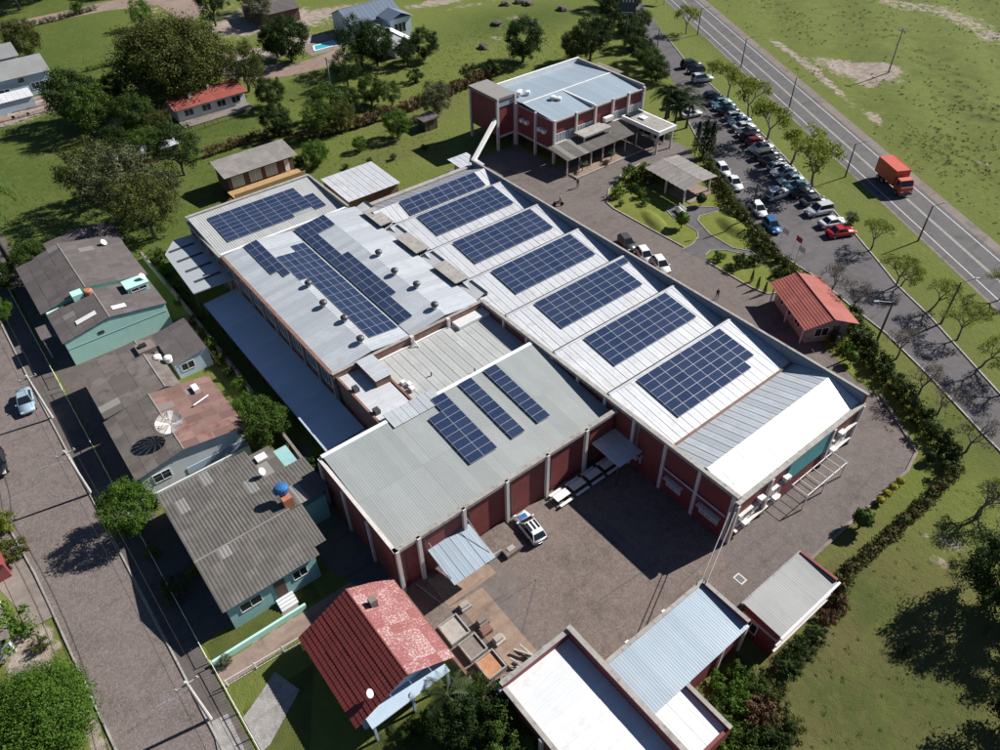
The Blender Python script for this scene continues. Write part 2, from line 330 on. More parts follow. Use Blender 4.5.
def panel_mesh(lu=1.65, lv=.99):
    b = MB(); f = .02; t = .04
    b.add([(0, 0, t), (lu, 0, t), (lu, lv, t), (0, lv, t), (f, f, t), (lu-f, f, t), (lu-f, lv-f, t), (f, lv-f, t), (0, 0, 0), (lu, 0, 0), (lu, lv, 0), (0, lv, 0)],
          [(0, 1, 5, 4), (1, 2, 6, 5), (2, 3, 7, 6), (3, 0, 4, 7), (8, 9, 1, 0), (9, 10, 2, 1), (10, 11, 3, 2), (11, 8, 0, 3), (11, 10, 9, 8)], 0)
    b.add([(f, f, t-.004), (lu-f, f, t-.004), (lu-f, lv-f, t-.004), (f, lv-f, t-.004)], [(0, 1, 2, 3)], 1)
    me = bpy.data.meshes.new('solar_panel'); me.from_pydata(b.v, [], b.f); me.materials.append(M['panelframe']); me.materials.append(M['panel']); me.polygons.foreach_set('material_index', b.m); return me
PM = {}
def array(label, p0, U, V, cells, lu, lv, pu, pv, group='solar arrays on the factory roofs', lift=.13):
    """p0 corner on the roof, U/V in-plane axes; cells list of (col,row); lu,lv panel size along U,V"""
    U = Vector(U).normalized(); V = Vector(V).normalized(); n = U.cross(V)
    p0 = Vector(p0)
    t = thing('solar_array', label, 'solar array', tuple(p0), group)
    key = (lu, lv)
    if key not in PM: PM[key] = panel_mesh(lu, lv)
    flip = n.z < 0
    if flip: n = -n
    mw = Matrix.Identity(4); UU = -U if flip else U
    for i in range(3): mw[i][0], mw[i][1], mw[i][2] = UU[i], V[i], n[i]
    js = sorted({c[1] for c in cells})
    for j in js:
        cs = [c[0] for c in cells if c[1] == j]; b = MB(); a0 = p0+U*(min(cs)*pu)+V*((j+.3)*pv)+n*.02; a1 = p0+U*((max(cs)+1)*pu)+V*((j+.3)*pv)+n*.02
        for q in (0, .42): b.tube(a0+V*q*pv+n*(lift*.5-.01), a1+V*q*pv+n*(lift*.5-.01), .035, n=4)
        b.build('mounting_rail', 'alu', t)
    for (i, j) in cells:
        o = bpy.data.objects.new('solar_panel', PM[key]); COL.objects.link(o); o.parent = t
        mm = mw.copy(); mm.translation = U*(i*pu+(lu if flip else 0))+V*(j*pv)+n*lift; o.matrix_basis = mm
    return t
def grid(c, r): return [(i, j) for j in range(r) for i in range(c)]
def window(parent, p0, p1, z0, z1, nrm, panes=2, mat='glass', frame='white', name='window'):
    """rectangular window on a wall from p0 to p1 (xy), outward normal nrm (xy)"""
    p0 = Vector((*p0, 0)); p1 = Vector((*p1, 0)); n = Vector((*nrm, 0)); d = (p1-p0); L = d.length; d.normalize()
    def bx(b, u0, u1, za, zb, t0, t1):
        q = [p0+d*u+n*t for u, t in ((u0, t0), (u1, t0), (u1, t1), (u0, t1))]; b.prism([(x.x, x.y) for x in q], za, zb)
    f = .07; b = MB(); bx(b, 0, L, z0, z0+f, 0.01, .07); bx(b, 0, L, z1-f, z1, 0.01, .07)
    for k in range(panes+1): u = (L-f)*k/panes; bx(b, u, u+f, z0+f, z1-f, 0.01, .07)
    o = b.build(name, frame, parent)
    for k in range(panes):
        u = (L-f)*k/panes; g = MB(); bx(g, u+f, u+(L-f)/panes, z0+f, z1-f, .012, .03)
        g.build('pane', mat, o)
    return o
def house(name, label, cat, a0, a1, b0, b1, axis, rp, ze, zr, wall, rmat, style='wave', nu=8, nv=3, over=.45, rmat2=None, ze2=None, cap=True, group=None):
    t = thing(name, label, cat, ((a0+a1)/2, (b0+b1)/2, 0), group); ze2 = ze if ze2 is None else ze2
    ins = .1; bb = MB()
    if axis == 'a':
        zz0 = -.8 if group == 'houses along the cobbled street' else 0
        prof = [(b0, zz0), (b1, zz0), (b1, ze2-ins), (rp, zr-ins), (b0, ze-ins)]
        vs = [(a0, y, z) for y, z in prof]+[(a1, y, z) for y, z in prof]
    else:
        zz0 = -.8 if group == 'houses along the cobbled street' else 0
        prof = [(a0, zz0), (a1, zz0), (a1, ze2-ins), (rp, zr-ins), (a0, ze-ins)]
        vs = [(x, b1, z) for x, z in prof]+[(x, b0, z) for x, z in prof]
    bb.add(vs, [(4, 3, 2, 1, 0), (5, 6, 7, 8, 9)]+[(i, (i+1) % 5, (i+1) % 5+5, i+5) for i in range(5)]); bb.build('wall', wall, t)
    rm2 = rmat2 or rmat
    if axis == 'a':
        L = a1-a0+2*over; s0 = (zr-ze)/(rp-b0) if rp > b0 else 0; s1 = (zr-ze2)/(b1-rp) if b1 > rp else 0
        if rp > b0: roof(t, (a0-over, rp, zr), (L, 0, 0), (0, b0-over-rp, -(rp-b0+over)*s0), nu, nv, rmat, style)
        if b1 > rp: roof(t, (a0-over, rp, zr), (L, 0, 0), (0, b1+over-rp, -(b1+over-rp)*s1), nu, nv, rm2, style)
        if cap: MB().tube((a0-over, rp, zr+.02), (a1+over, rp, zr+.02), .12, n=6).build('ridge_cap', rmat if style == 'tile' else 'fibre_pale', t)
    else:
        L = b1-b0+2*over; s0 = (zr-ze)/(rp-a0) if rp > a0 else 0; s1 = (zr-ze2)/(a1-rp) if a1 > rp else 0
        if rp > a0: roof(t, (rp, b0-over, zr), (0, L, 0), (a0-over-rp, 0, -(rp-a0+over)*s0), nu, nv, rmat, style)
        if a1 > rp: roof(t, (rp, b0-over, zr), (0, L, 0), (a1+over-rp, 0, -(a1+over-rp)*s1), nu, nv, rm2, style)
        if cap: MB().tube((rp, b0-over, zr+.02), (rp, b1+over, zr+.02), .12, n=6).build('ridge_cap', rmat if style == 'tile' else 'fibre_pale', t)
    return t
def flat_sheet(name, poly, z, mat, kind='structure'):
    me = bpy.data.meshes.new(name); b = MB(); n = len(poly); a = sum(poly[i][0]*poly[(i+1) % n][1]-poly[(i+1) % n][0]*poly[i][1] for i in range(n))
    if a < 0: poly = poly[::-1]
    b.add([(x, y, z) for x, y in poly], [tuple(range(n))]); o = b.build(name, mat); o['kind'] = kind; return o
def PX(*pts, z=0.): return [G(x, y, z) for x, y in pts]
def kerb(path, name, h=.12, w_=.18, mat='coping', closed=False, parent=None, base=0.):
    b = MB(); n = len(path)
    for i in range(n if closed else n-1):
        p = Vector(path[i]); q = Vector(path[(i+1) % n]); d = (q-p)
        if d.length < .01: continue
        d.normalize(); s = Vector((-d.y, d.x))*w_*.5; p2 = p-d*.02; q2 = q+d*.02
        b.prism([tuple(p2+s), tuple(p2-s), tuple(q2-s), tuple(q2+s)], base-.05, base+h+i*.0007)
    o = b.build(name, mat, parent)
    if parent is None: o['kind'] = 'structure'
    return o
# ---------------------------------------------------------------- ground
HD = Vector((90.1, -50.1)).normalized(); HN = Vector((-HD.y, HD.x))          # highway axis
def hw(s, t): p = HD*s+HN*t; return (p.x, p.y)
def ground():
    fa = np.concatenate([[-3000, -1500, -800, -480], np.arange(-300, 61, 1.25), [90, 160, 400, 1200, 3000]])
    fb = np.concatenate([[-3000, -1200, -400, -160], np.arange(-70, 261, 1.25), [300, 420, 800, 1600, 3000]])
    X, Y = np.meshgrid(fa, fb, indexing='ij'); na, nb = X.shape
    r = np.random.default_rng(3); Z = np.zeros_like(X)
    perp = X*HN.x+Y*HN.y
    fld = np.clip((perp-86)/12, 0, 1)                                           # the open field beyond the highway rolls a little
    Z += fld*(.35*np.sin(X*.11+1)*np.cos(Y*.09)+.25*np.sin(X*.31+Y*.23))
    P = np.zeros((na, nb, 4))
    def blob(ch, px, py, ra, rb, rot=0., st=1., soft=.6):
        cx, cy = G(px, py); c, s = math.cos(R_(rot)), math.sin(R_(rot)); u = (X-cx)*c+(Y-cy)*s; v = -(X-cx)*s+(Y-cy)*c
        d = np.sqrt((u/ra)**2+(v/rb)**2); P[..., ch] = np.maximum(P[..., ch], st*np.clip((1+soft-d)/(2*soft), 0, 1))
    hr = math.degrees(math.atan2(HD.y, HD.x))
    P[..., 1] = .18; P[..., 2] = .25+.55*np.clip((-X-88)/20, 0, 1)*np.clip((62-Y)/25, 0, 1); P[..., 3] = .12+.33*np.clip((perp-84)/6, 0, 1)
    # bare sandy patches and tracks in the field
    for a in ((858, 70, 9, 4.2, hr+35, .95), (845, 68, 5, 4, 0, .8), (876, 68, 6, 3, 20, .85), (868, 82, 4, 2.2, hr, .7), (800, 60, 13, .9, hr-3, .9), (828, 82, 12, 1.0, hr-4, .85), (776, 44, 5, .8, hr, .8), (874, 118, 4, 1.4, hr-10, .75), (985, 165, 4, 1.2, hr, .5),
              (910, 5, 16, 5, 10, .55), (960, 18, 18, 6, -20, .55), (995, 35, 6, 6, 0, .6), (880, 0, 12, 5, 0, .5)): blob(0, *a)
    for a in ((930, 60, 22, 6, hr, .9), (960, 75, 12, 6, hr, .9), (940, 95, 26, 3, hr-6, .9), (985, 120, 20, 3, hr-6, .9), (800, 15, 22, 5, hr, .6), (905, 30, 26, 3, hr-20, .8)): blob(3, *a)
    blob(1, 900, 150, 40, 6, hr, .2)
    # dirt on the north side
    for a in ((275, 18, 14, 9, 40, .95), (245, 25, 9, 9, 0, .9), (300, 42, 10, 5, 80, .8), (250, 55, 9, 5, 60, .9), (265, 70, 8, 3, 70, .8), (330, 12, 12, 5, 80, .7), (440, 2, 12, 3, 80, .7), (470, 5, 9, 2, 80, .5), (515, 18, 3, 2, 0, .6), (497, 38, 2.5, 1.6, 0, .6), (25, 108, 9, 5, 80, .95), (10, 118, 6, 4, 80, .9), (155, 10, 4, 2, 0, .55), (120, 30, 3, 2, 0, .45)): blob(0, *a)
    for a in ((200, 10, 20, 8, 70, .4),): blob(0, *a)
    # lawns by the factory and the dry lawn in the south east
    for a in ((880, 650, 16, 14, 0, 1.), (820, 720, 11, 11, 0, 1.), (960, 720, 10, 10, 0, .8), (880, 580, 6, 6, 0, .8), (930, 330, 22, 4, hr, .55), (960, 400, 18, 5, hr, .6), (850, 530, 8, 5, 0, .5), (420, 110, 8, 16, 0, .6), (400, 150, 5, 9, 0, .6)): blob(1, *a)
    for a in ((60, 60, 30, 14, 70, .7), (30, 160, 16, 8, 70, .8), (520, 20, 25, 12, 80, .8), (220, 130, 10, 7, 70, .9), (300, 95, 8, 6, 0, .8), (870, 600, 4, 4, 0, .7), (930, 690, 5, 5, 0, .7), (850, 710, 6, 4, 0, .7), (700, 30, 20, 4, hr, .6), (780, 110, 40, 3.5, hr, .7), (900, 260, 30, 3, hr, .4), (950, 430, 8, 5, 0, .6)): blob(2, *a)
    for a in ((30, 650, 4, 2.2, 0, .9), (45, 700, 3, 2, 0, .8), (95, 735, 3, 1, 0, .8), (30, 600, 3, 1.5, 0, .7), (275, 620, 2.5, .8, 60, .8), (262, 640, 2, .8, 60, .6), (960, 545, 4, 2, 0, .4), (940, 560, 5, 1, -30, .5)): blob(0, *a)
    vs = np.stack([X, Y, Z], -1).reshape(-1, 3); idx = np.arange(na*nb).reshape(na, nb)
    q = np.stack([idx[:-1, :-1], idx[1:, :-1], idx[1:, 1:], idx[:-1, 1:]], -1).reshape(-1, 4)
    me = bpy.data.meshes.new('ground'); me.from_pydata(vs.tolist(), [], q.tolist())
    at = me.attributes.new('paint', 'FLOAT_COLOR', 'POINT'); at.data.foreach_set('color', P.reshape(-1).astype(np.float32))
    me.materials.append(M['ground']); me.polygons.foreach_set('use_smooth', [True]*len(q))
    o = bpy.data.objects.new('ground', me); COL.objects.link(o); o['kind'] = 'structure'
ground()
S0, S1 = -700, 300
flat_sheet('road_shoulder', [hw(S0, 73.9), hw(S1, 73.9), hw(S1, 83.9), hw(S0, 83.9)], .014, 'shoulder')
flat_sheet('highway', [hw(S0, 74.4), hw(S1, 74.4), hw(S1, 82.2), hw(S0, 82.2)], .026, 'asphalt')
for nm, t, mt, wd in (('edge_line', 75.55, 'roadpaint', .13), ('edge_line', 81.4, 'roadpaint', .13), ('centre_line', 78.22, 'yellowpaint', .11), ('centre_line', 78.48, 'yellowpaint', .11)):
    flat_sheet(nm, [hw(S0, t-wd/2), hw(S1, t-wd/2), hw(S1, t+wd/2), hw(S0, t+wd/2)], .032, mt)
# the street with the parking bays, parallel to the highway
PL = [hw(-330, 66), (-139, 146), (-117, 134.5), (-103.9, 125.5), (-96, 119.9), (-83.1, 109), (-73.6, 102.2), (-62.5, 94.4), (-53.9, 88.8), (-46.2, 85.6), (-39.2, 84.6), (-31.9, 82.3), (-26.7, 80.9), (-19.2, 77.6), (-11.3, 73.6), (-8.7, 72.4), (8, 63), (60, 34)]
PR = [hw(-330, 71.5), (-139.4, 155.1), (-117.5, 140.5), (-104, 132), (-91.2, 125.4), (-79.1, 119.4), (-66.5, 112.6), (-48.9, 102.3), (-42.5, 98.6), (-36.7, 94.9), (-31.5, 91.4), (-25, 88.2), (-12.7, 80.9), (8, 69), (60, 40)]
flat_sheet('parking_street', PL+PR[::-1], .018, 'old_asphalt')
kerb(PR[2:], 'street_kerb', .12, .2); kerb(PL[4:], 'street_kerb', .12, .2)
# factory yard: paving north east of the halls and the south court
YARD = [(-97, 64), (-97, 79), (-86, 79), (-86, 101), (-76, 101), (-70, 96.5), (-66, 92), (-60, 88), (-50, 82), (-42, 79), (-38, 77), (-31, 73.5), (-24.5, 70.5), (-21.2, 70.3), (-14.2, 65.6), (-13.4, 62.4), (-13.4, 43.5), (-14.5, 33), (-16.5, 33), (-17, 22), (-20, 14.3), (-34, 14.3), (-34, 41), (-57, 41), (-57, 61), (-86, 61)]
flat_sheet('factory_yard', YARD, .012, 'yard')
flat_sheet('south_court', [(-34.6, 14.4), (-34.6, 41.3), (-20, 41.3), (-16.6, 38), (-16.6, 22), (-20.2, 21.5), (-20.2, 14.6)], .020, 'court')
kerb([(-21.2, 70.5), (-14.1, 65.7), (-13.3, 62.4), (-13.3, 44.0)], 'yard_kerb', .14, .3, 'concrete')
for p_, q_ in (((573, 506), (643, 571)), ((462, 628), (536, 580)), ((536, 580), (520, 640)), ((600, 600), (660, 560)), ((720, 548), (680, 585))):
    a_, b_ = Vector(G(*p_)), Vector(G(*q_)); d_ = (b_-a_).normalized(); n_ = Vector((-d_.y, d_.x))*.06; flat_sheet('paving_joint', [tuple(a_+n_), tuple(a_-n_), tuple(b_-n_), tuple(b_+n_)], .0265, 'old_asphalt')
flat_sheet('worn_slab', PX((573, 505), (583, 500), (652, 563), (643, 571)), .0245, 'concrete_dull'); flat_sheet('worn_slab', PX((476, 560), (520, 573), (516, 618), (535, 635), (520, 650), (470, 600)), .0235, 'concrete_dull')
# garden lawn and its dark path
GARDEN = PX((607, 203), (614, 209), (650, 229), (684, 247.5), (707, 262), (752, 288), (767, 294), (781, 293), (786, 280), (778, 262), (752, 233), (733, 207), (714, 183), (705, 175), (690, 180), (660, 165), (640, 164), (622, 174), (609, 190))
flat_sheet('garden_lawn', GARDEN, .020, 'lawn')
kerb(GARDEN[16:]+GARDEN[:4], 'garden_kerb', .14, .18); kerb(GARDEN[4:8], 'garden_kerb', .14, .18)
def z58(L): return [G(580+.26*x, 150+.26*y) for x, y in L]
PATH = z58([(332, 232), (345, 222), (440, 218), (525, 222), (537, 232), (520, 240), (460, 255), (452, 272), (500, 325), (590, 378), (660, 390), (672, 402), (655, 408), (560, 385), (500, 388), (482, 405), (490, 434), (472, 424), (395, 382), (430, 365), (455, 335), (450, 312), (400, 282), (360, 262)])
flat_sheet('garden_path', PATH, .024, 'old_asphalt')
kerb(PATH[:12], 'path_kerb', .10, .12); kerb(PATH[12:16], 'path_kerb', .10, .12); kerb(PATH[18:]+PATH[:1], 'path_kerb', .10, .12)
def mound(name, c, ra, rb, rot, h):
    b = MB(); n = 40; rings = [(1, 0), (.93, .05), (.8, .25), (.6, .55), (.4, .8), (.2, .95), (0.02, 1)]; cs, sn = math.cos(R_(rot)), math.sin(R_(rot)); vs = []
    for r_, q in rings:
        for i in range(n):
            u = ra*r_*math.cos(6.2832*i/n); v = rb*r_*math.sin(6.2832*i/n); vs.append((c[0]+u*cs-v*sn, c[1]+u*sn+v*cs, .022+h*q*q*(3-2*q)))
    fs = [(k*n+i, k*n+(i+1) % n, (k+1)*n+(i+1) % n, (k+1)*n+i) for k in range(len(rings)-1) for i in range(n)]+[tuple(range((len(rings)-1)*n, len(rings)*n))]
    o = b.add(vs, fs).build(name, 'lawn', None, True); o['kind'] = 'structure'
mound('lawn_mound', G(735, 228), 4.3, 2.3, -14, .8); mound('lawn_mound', G(655, 222), 4.4, 1.6, -20, .55)
# grass strip between yard and street, with the hedge fence
flat_sheet('verge', [(-31, 73.2), (-24.5, 70.8), (-21.2, 70.6), (-14, 65.9), (-11.9, 66.9), (-16, 70.4), (-23, 74), (-29.5, 78)], .020, 'lawn')
# cobbled street, pavement and plots on the west side
flat_sheet('cobbled_street', [(-260, -5.8), (-120, -5.3), (-89, -5), (-64, -4.5), (-33, -4), (60, -3), (60, -9.5), (-37, -10.2), (-58, -11.1), (-68, -12), (-120, -13), (-260, -14)], .014, 'cobble')
flat_sheet('pavement', [(-125, -5.1), (-89, -4.8), (-64, -4.3), (-33, -3.8), (20, -3.2), (20, -1.7), (-33, -1.9), (-64, -2.2), (-125, -2.4)], .10, 'shade_toned_walk')
kerb([(-125, -5.1), (-89, -4.8), (-64, -4.3), (-33, -3.8), (20, -3.2)], 'pavement_kerb', .13, .16, 'coping')
kerb([(20, -9.7), (-37, -10.3), (-58, -11.2), (-68, -12.1), (-120, -13.1)], 'pavement_kerb', .13, .16, 'coping')
flat_sheet('pavement', [(-100, -12.9), (-68, -12.3), (-58, -11.4), (-52, -11.1), (-52, -13.2), (-68, -14.2), (-100, -15)], .08, 'concrete')
flat_sheet('driveway', PX((12, 668), (45, 660), (52, 690), (22, 700)), .03, 'concrete'); flat_sheet('driveway', PX((0, 560), (35, 570), (50, 605), (20, 612), (0, 590)), .028, 'concrete')
flat_sheet('driveway', [(-60, -1.8), (-60, .2), (-57, .2), (-57, 12), (-56, 12), (-56, -1.8)], .022, 'shade_toned_walk')
flat_sheet('driveway', [(-38.3, -1.7), (-38.3, 14), (-36.3, 14), (-36.3, -1.7)], .022, 'dirt')
flat_sheet('tiled_drive', PX((243, 718), (252, 706), (275, 672), (300, 690), (270, 745), (262, 752)), .05, 'tilefloor')
flat_sheet('tiled_drive', PX((212, 722), (228, 714), (245, 750), (240, 770), (222, 770)), .115, 'tilefloor')
flat_sheet('concrete_yard', [(-125, -1.8), (-125, .4), (-60.2, .4), (-60.2, -1.8)], .024, 'shade_toned_walk')
flat_sheet('concrete_yard', [(-56.5, 10.5), (-41, 10.5), (-36.4, 12), (-36.4, 16), (-56.5, 16)], .026, 'old_asphalt')
# rough track on the north west and the court of the pool house
flat_sheet('front_yard', [(-56, -1.75), (-56, 1.3), (-41.2, 1.3), (-41.2, -1.75)], .023, 'shade_toned_walk'); flat_sheet('passage', [(-87, .4), (-87, 14.6), (-81, 14.6), (-81, .4)], .023, 'shade_toned_walk')
flat_sheet('dirt_track', PX((-40, 36), (0, 25), (60, 12), (100, 3), (150, -6), (195, -8), (203, 10), (190, 26), (172, 14), (158, 5), (104, 11), (60, 20), (0, 32), (-40, 44)), .012, 'dirt')
flat_sheet('dirt_track', PX((215, 62), (250, 72), (290, 66), (335, 50), (352, 52), (350, 60), (300, 74), (262, 80), (225, 78)), .016, 'dirt')
flat_sheet('pool_deck', PX((302, 50), (306, 45), (345, 34), (352, 36), (352, 46), (312, 56)), .03, 'concrete')
# ---------------------------------------------------------------- factory halls
def pillars(t, pts, z1, wd=.35, mat='pillar'):
    for (x, y) in pts: MB().box(x-wd/2, y-wd/2, 0, x+wd/2, y+wd/2, z1).build('pillar', mat, t)
# --- sawtooth hall
t = thing('sawtooth_hall', 'long factory hall with white sawtooth metal roof and dark red walls', 'factory', (-52, 51, 0))
RID = [-78.0, -69.65, -61.3, -52.95, -44.6, -36.2, -27.85]; ZR, ZV = 6.72, 5.62
MB().box(-85.4, 41.55, 0, -19.75, 61.1, 5.45).build('core_wall', 'brick', t)
MB().box(-85.7, 61.12, 0, -19.45, 61.42, 7.08).build('side_wall', 'brick', t); MB().box(-85.8, 61.14, 7.08, -19.4, 61.46, 7.16).build('coping', 'coping', t)
roof(t, (-85.6, 61.1, 5.55), (66, 0, 0), (0, 0, 1.5), 33, 1, 'slate', 'flat', 'flashing_sheet')  # slate blue paints the deep shade on the wall's inner face
MB().box(-85.75, 41.9, 0, -85.4, 61.12, 6.0).build('end_wall', 'brickraw', t); MB().box(-86.1, 41.5, 6.0, -85.35, 61.1, 6.35).build('coping', 'coping', t)
P = [-57.2, -52.95, -48.8, -44.6, -40.4, -36.3, -32.2, -28.0, -23.8, -19.9]
for i in range(len(P)-1): MB().box(P[i]+.17, 41.28, 0, P[i+1]-.17, 41.55, 6.2).build('wall_panel', 'brick', t)
pillars(t, [(x, 41.27) for x in P], 6.55); MB().box(-57.3, 41.12, 6.32, -19.5, 41.62, 6.72).build('eave_beam', 'coping', t)
MB().box(-85.4, 41.3, 5.0, -57.3, 41.55, 6.3).build('eave_beam', 'coping', t)
roof(t, (-82.4, 41.6, 7.1), (0, 19.5, 0), (-3.1, 0, -1.1), 20, 1, 'galv_old'); roof(t, (-82.4, 41.6, 7.1), (0, 19.5, 0), (4.4, 0, -1.45), 20, 1, 'galv_white')
for i in range(6): roof(t, (RID[i], 41.6, ZR), (0, 19.5, 0), (RID[i+1]-RID[i], 0, ZV-ZR), 20, 1, 'galv_white')
for r_ in RID[:6]: MB().box(r_-.08, 41.6, 5.45, r_+.02, 61.1, ZR+.02).build('clerestory', 'dark', t)
for r_ in RID[:6]: MB().box(r_-.14, 41.6, ZR+.03, r_+.10, 61.1, ZR+.09).build('ridge_flashing', 'galv_white', t); MB().box(r_-.30, 41.6, ZR-.1, r_-.145, 61.1, ZR+.075).build('ridge_seal', 'dark', t)
roof(t, (-23.55, 41.6, 6.8), (0, 19.5, 0), (-4.3, 0, -1.3), 20, 1, 'galv'); roof(t, (-23.55, 41.6, 6.8), (0, 19.5, 0), (3.75, 0, -1.05), 20, 1, 'white_sheet')  # both slopes one metal; white sheet paints sun glare on the front slope
MB().box(-28.02, 41.7, 5.5, -27.8, 61.0, 5.76).build('valley_gutter', 'brickraw', t)
# south east front with its pillars, ledges, teal board
MB().box(-19.75, 41.55, 0, -19.5, 61.1, 5.6).build('front_wall', 'brick', t); MB().box(-19.85, 41.3, 5.62, -19.3, 61.45, 5.86).build('eave_beam', 'coping', t)
pillars(t, [(-19.4, y) for y in (41.35, 46.3, 56.2, 61.25)], 5.6)
MB().box(-19.48, 49.2, 2.6, -19.36, 56.0, 5.5).build('teal_board', 'teal', t)
for y0, y1 in ((42, 45.8), (46.8, 49), (56.6, 60.8)):
    MB().box(-19.48, y0, 3.5, -19.15, y1, 3.6).build('ledge', 'pillar', t); window(t, (-19.5, y0+.2), (-19.5, y1-.2), 1.6, 3.3, (1, 0), 3)
MB().box(-19.48, 56.6, 1.2, -19.15, 60.8, 1.3).build('ledge', 'pillar', t); MB().box(-19.48, 42, 1.1, -19.15, 49, 1.2).build('ledge', 'pillar', t)
for y, z_ in ((43, 1.25), (44.6, 3.65), (47.6, 1.25), (48.5, 3.65), (57.6, 3.65), (57.2, 1.35)):
    o = MB().box(-19.47, y, z_, -18.95, y+.75, z_+.5).build('air_conditioner', 'white', t); MB().tube((-18.95, y+.28, z_+.25), (-18.93, y+.28, z_+.25), .19, n=12).build('fan_grille', 'steel', o)
for x0, x1 in ((-33.5, -30.5), (-27.4, -25.2), (-23.2, -20.6)):
    MB().box(x0, 40.75, 2.35, x1, 41.27, 2.47).build('ledge', 'pillar', t); window(t, (x0+.2, 41.28), (x1-.2, 41.28), 1.2, 2.2, (0, -1), 3, 'glasslight')
MB().tube((-28, 41.1, 3.4), (-20.2, 41.1, 3.4), .09).build('pipe', 'pillar', t)
b = MB(); r5 = random.Random(2)
for k in range(46): y = 42+k*.41; b.tube((-19.75-r5.random()*.5, y, 5.7), (-19.75-r5.random()*.6, y+r5.uniform(-.1, .1), 6.0+r5.random()*.45), .012, n=3)
o = b.build('eave_rods', 'coping', t); o['kind'] = 'stuff'
for y in (44.2, 45.0): MB().tube((-21.0, y-2, 6.0), (-21.0, y-2, 8.2), .02, n=4).build('antenna_mast', 'steel', t)
# roof-edge boxes between sawtooth and main hall
for x0, x1 in ((-83.6, -79.0), (-75.0, -70.4), (-66.4, -61.8)):
    MB().box(x0, 41.0, 6.0, x1, 42.5, 6.85).build('vent_box', 'dark', t); MB().box(x0-.15, 40.7, 6.87, x1+.15, 42.7, 6.98).build('vent_box_roof', 'coping', t)
for x0, x1 in ((-86.2, -83.9), (-78.7, -75.3), (-70.1, -66.7), (-61.5, -58)):
    roof(t, (x0, 42.3, 6.75), (x1-x0, 0, 0), (0, -1.6, -.5), 3, 1, 'white_sheet', 'flat', 'rooflight'); MB().box(x0, 42.35, 5.6, x1, 42.8, 6.8).build('rooflight_kerb', 'glass', t)
# solar arrays on the sawtooth bays
sv = Vector((RID[1]-RID[0], 0, ZV-ZR)).normalized(); U = (0, 1, 0)
def bay(i, c, r, b0, off, extra=(), skip=(), label=''):
    p = Vector((RID[i], b0, ZR))+sv*off+Vector((0, 0, .05)); array(label, p, U, sv, [x for x in grid(c, r) if x not in skip]+list(extra), 1.63, .985, 1.645, 1.0)
array('three-row solar array on the narrow first bay of the sawtooth roof', (-82.3, 45.9, 7.1), U, (4.4, 0, -1.45), grid(8, 3), 1.63, .985, 1.645, 1.0)
bay(0, 8, 5, 45.9, .15, label='five-row solar array on the sawtooth bay after the narrow three-row bay')
bay(1, 8, 5, 45.8, .3, label='five-row solar array on the third sawtooth bay counted from the lawn end')
bay(2, 8, 5, 45.7, .25, label='five-row solar array on the middle sawtooth bay of the factory roof')
bay(3, 8, 5, 45.55, .3, extra=[(8, 0)], label='five-row solar array with one extra panel sticking out of its ridge row')
bay(4, 8, 5, 45.65, .3, label='five-row solar array on the bay beside the six-row array')
bay(5, 8, 6, 45.25, .3, skip=[(7, 5)], label='six-row solar array with one corner panel missing on last sawtooth bay')
# --- main hall with M-shaped roof
t = thing('main_hall', 'factory hall with twin-ridge grey metal roof and rows of turbine vents', 'factory', (-72, 31, 0))
MB().box(-86.4, 21.5, 0, -57.3, 41.1, 6.3).build('wall', 'brickraw', t); pillars(t, [(x, 21.35) for x in np.linspace(-86, -57.6, 9)], 6.3, .3, 'coping')
for i in range(8): window(t, (-85.5+i*3.56, 21.5), (-83.3+i*3.56, 21.5), 3.6, 5.4, (0, -1), 3)
MB().box(-86.4, 21.1, 6.31, -57.2, 21.5, 6.55).build('eave_beam', 'brickraw', t); MB().box(-57.35, 21.2, 5.2, -57.05, 41.1, 6.6).build('end_parapet', 'brickraw', t); MB().box(-57.4, 21.2, 6.605, -57.0, 41.1, 6.68).build('coping', 'coping', t)
pillars(t, [(-56.95, 31.2), (-56.95, 36.2)], 6.75, .4)
E_, K_, V_ = 6.42, 7.0, 6.42
for y0, y1, z0, z1, mt in ((26.3, 21.3, K_, E_, 'galv'), (26.3, 31.15, K_, V_, 'galv'), (36.2, 31.4, K_, V_, 'galv'), (36.2, 41.0, K_, E_, 'galv')):
    roof(t, (-86.45, y0, z0), (29.1, 0, 0), (0, y1-y0, z1-z0), 29, 1, mt)
MB().box(-86.4, 31.12, 6.25, -57.3, 31.43, 6.40).build('valley_gutter', 'dark', t); MB().tube((-56.7, 31.3, 6.2), (-56.2, 31.6, 5.4), .08).build('downpipe', 'white', t)
for x, y in [G(*q, 7.0) for q in ((309, 286), (324, 306), (345, 321), (361, 342), (379, 255), (395, 274), (417, 287), (435, 308))]:
    zz = 7.0-abs(y-(26.3 if y < 31 else 36.2))*.118
    b = MB().lathe((x, y, zz-.05), [(.32, 0), (.30, .30), (.28, .34)], 12); o = b.build('turbine_vent', 'alu', t, True)
    MB().lathe((x, y, zz+.29), [(.27, 0), (.43, .12), (.48, .28), (.42, .44), (.24, .55), (.05, .58)], 16).build('vent_ball', 'steel', o, True)
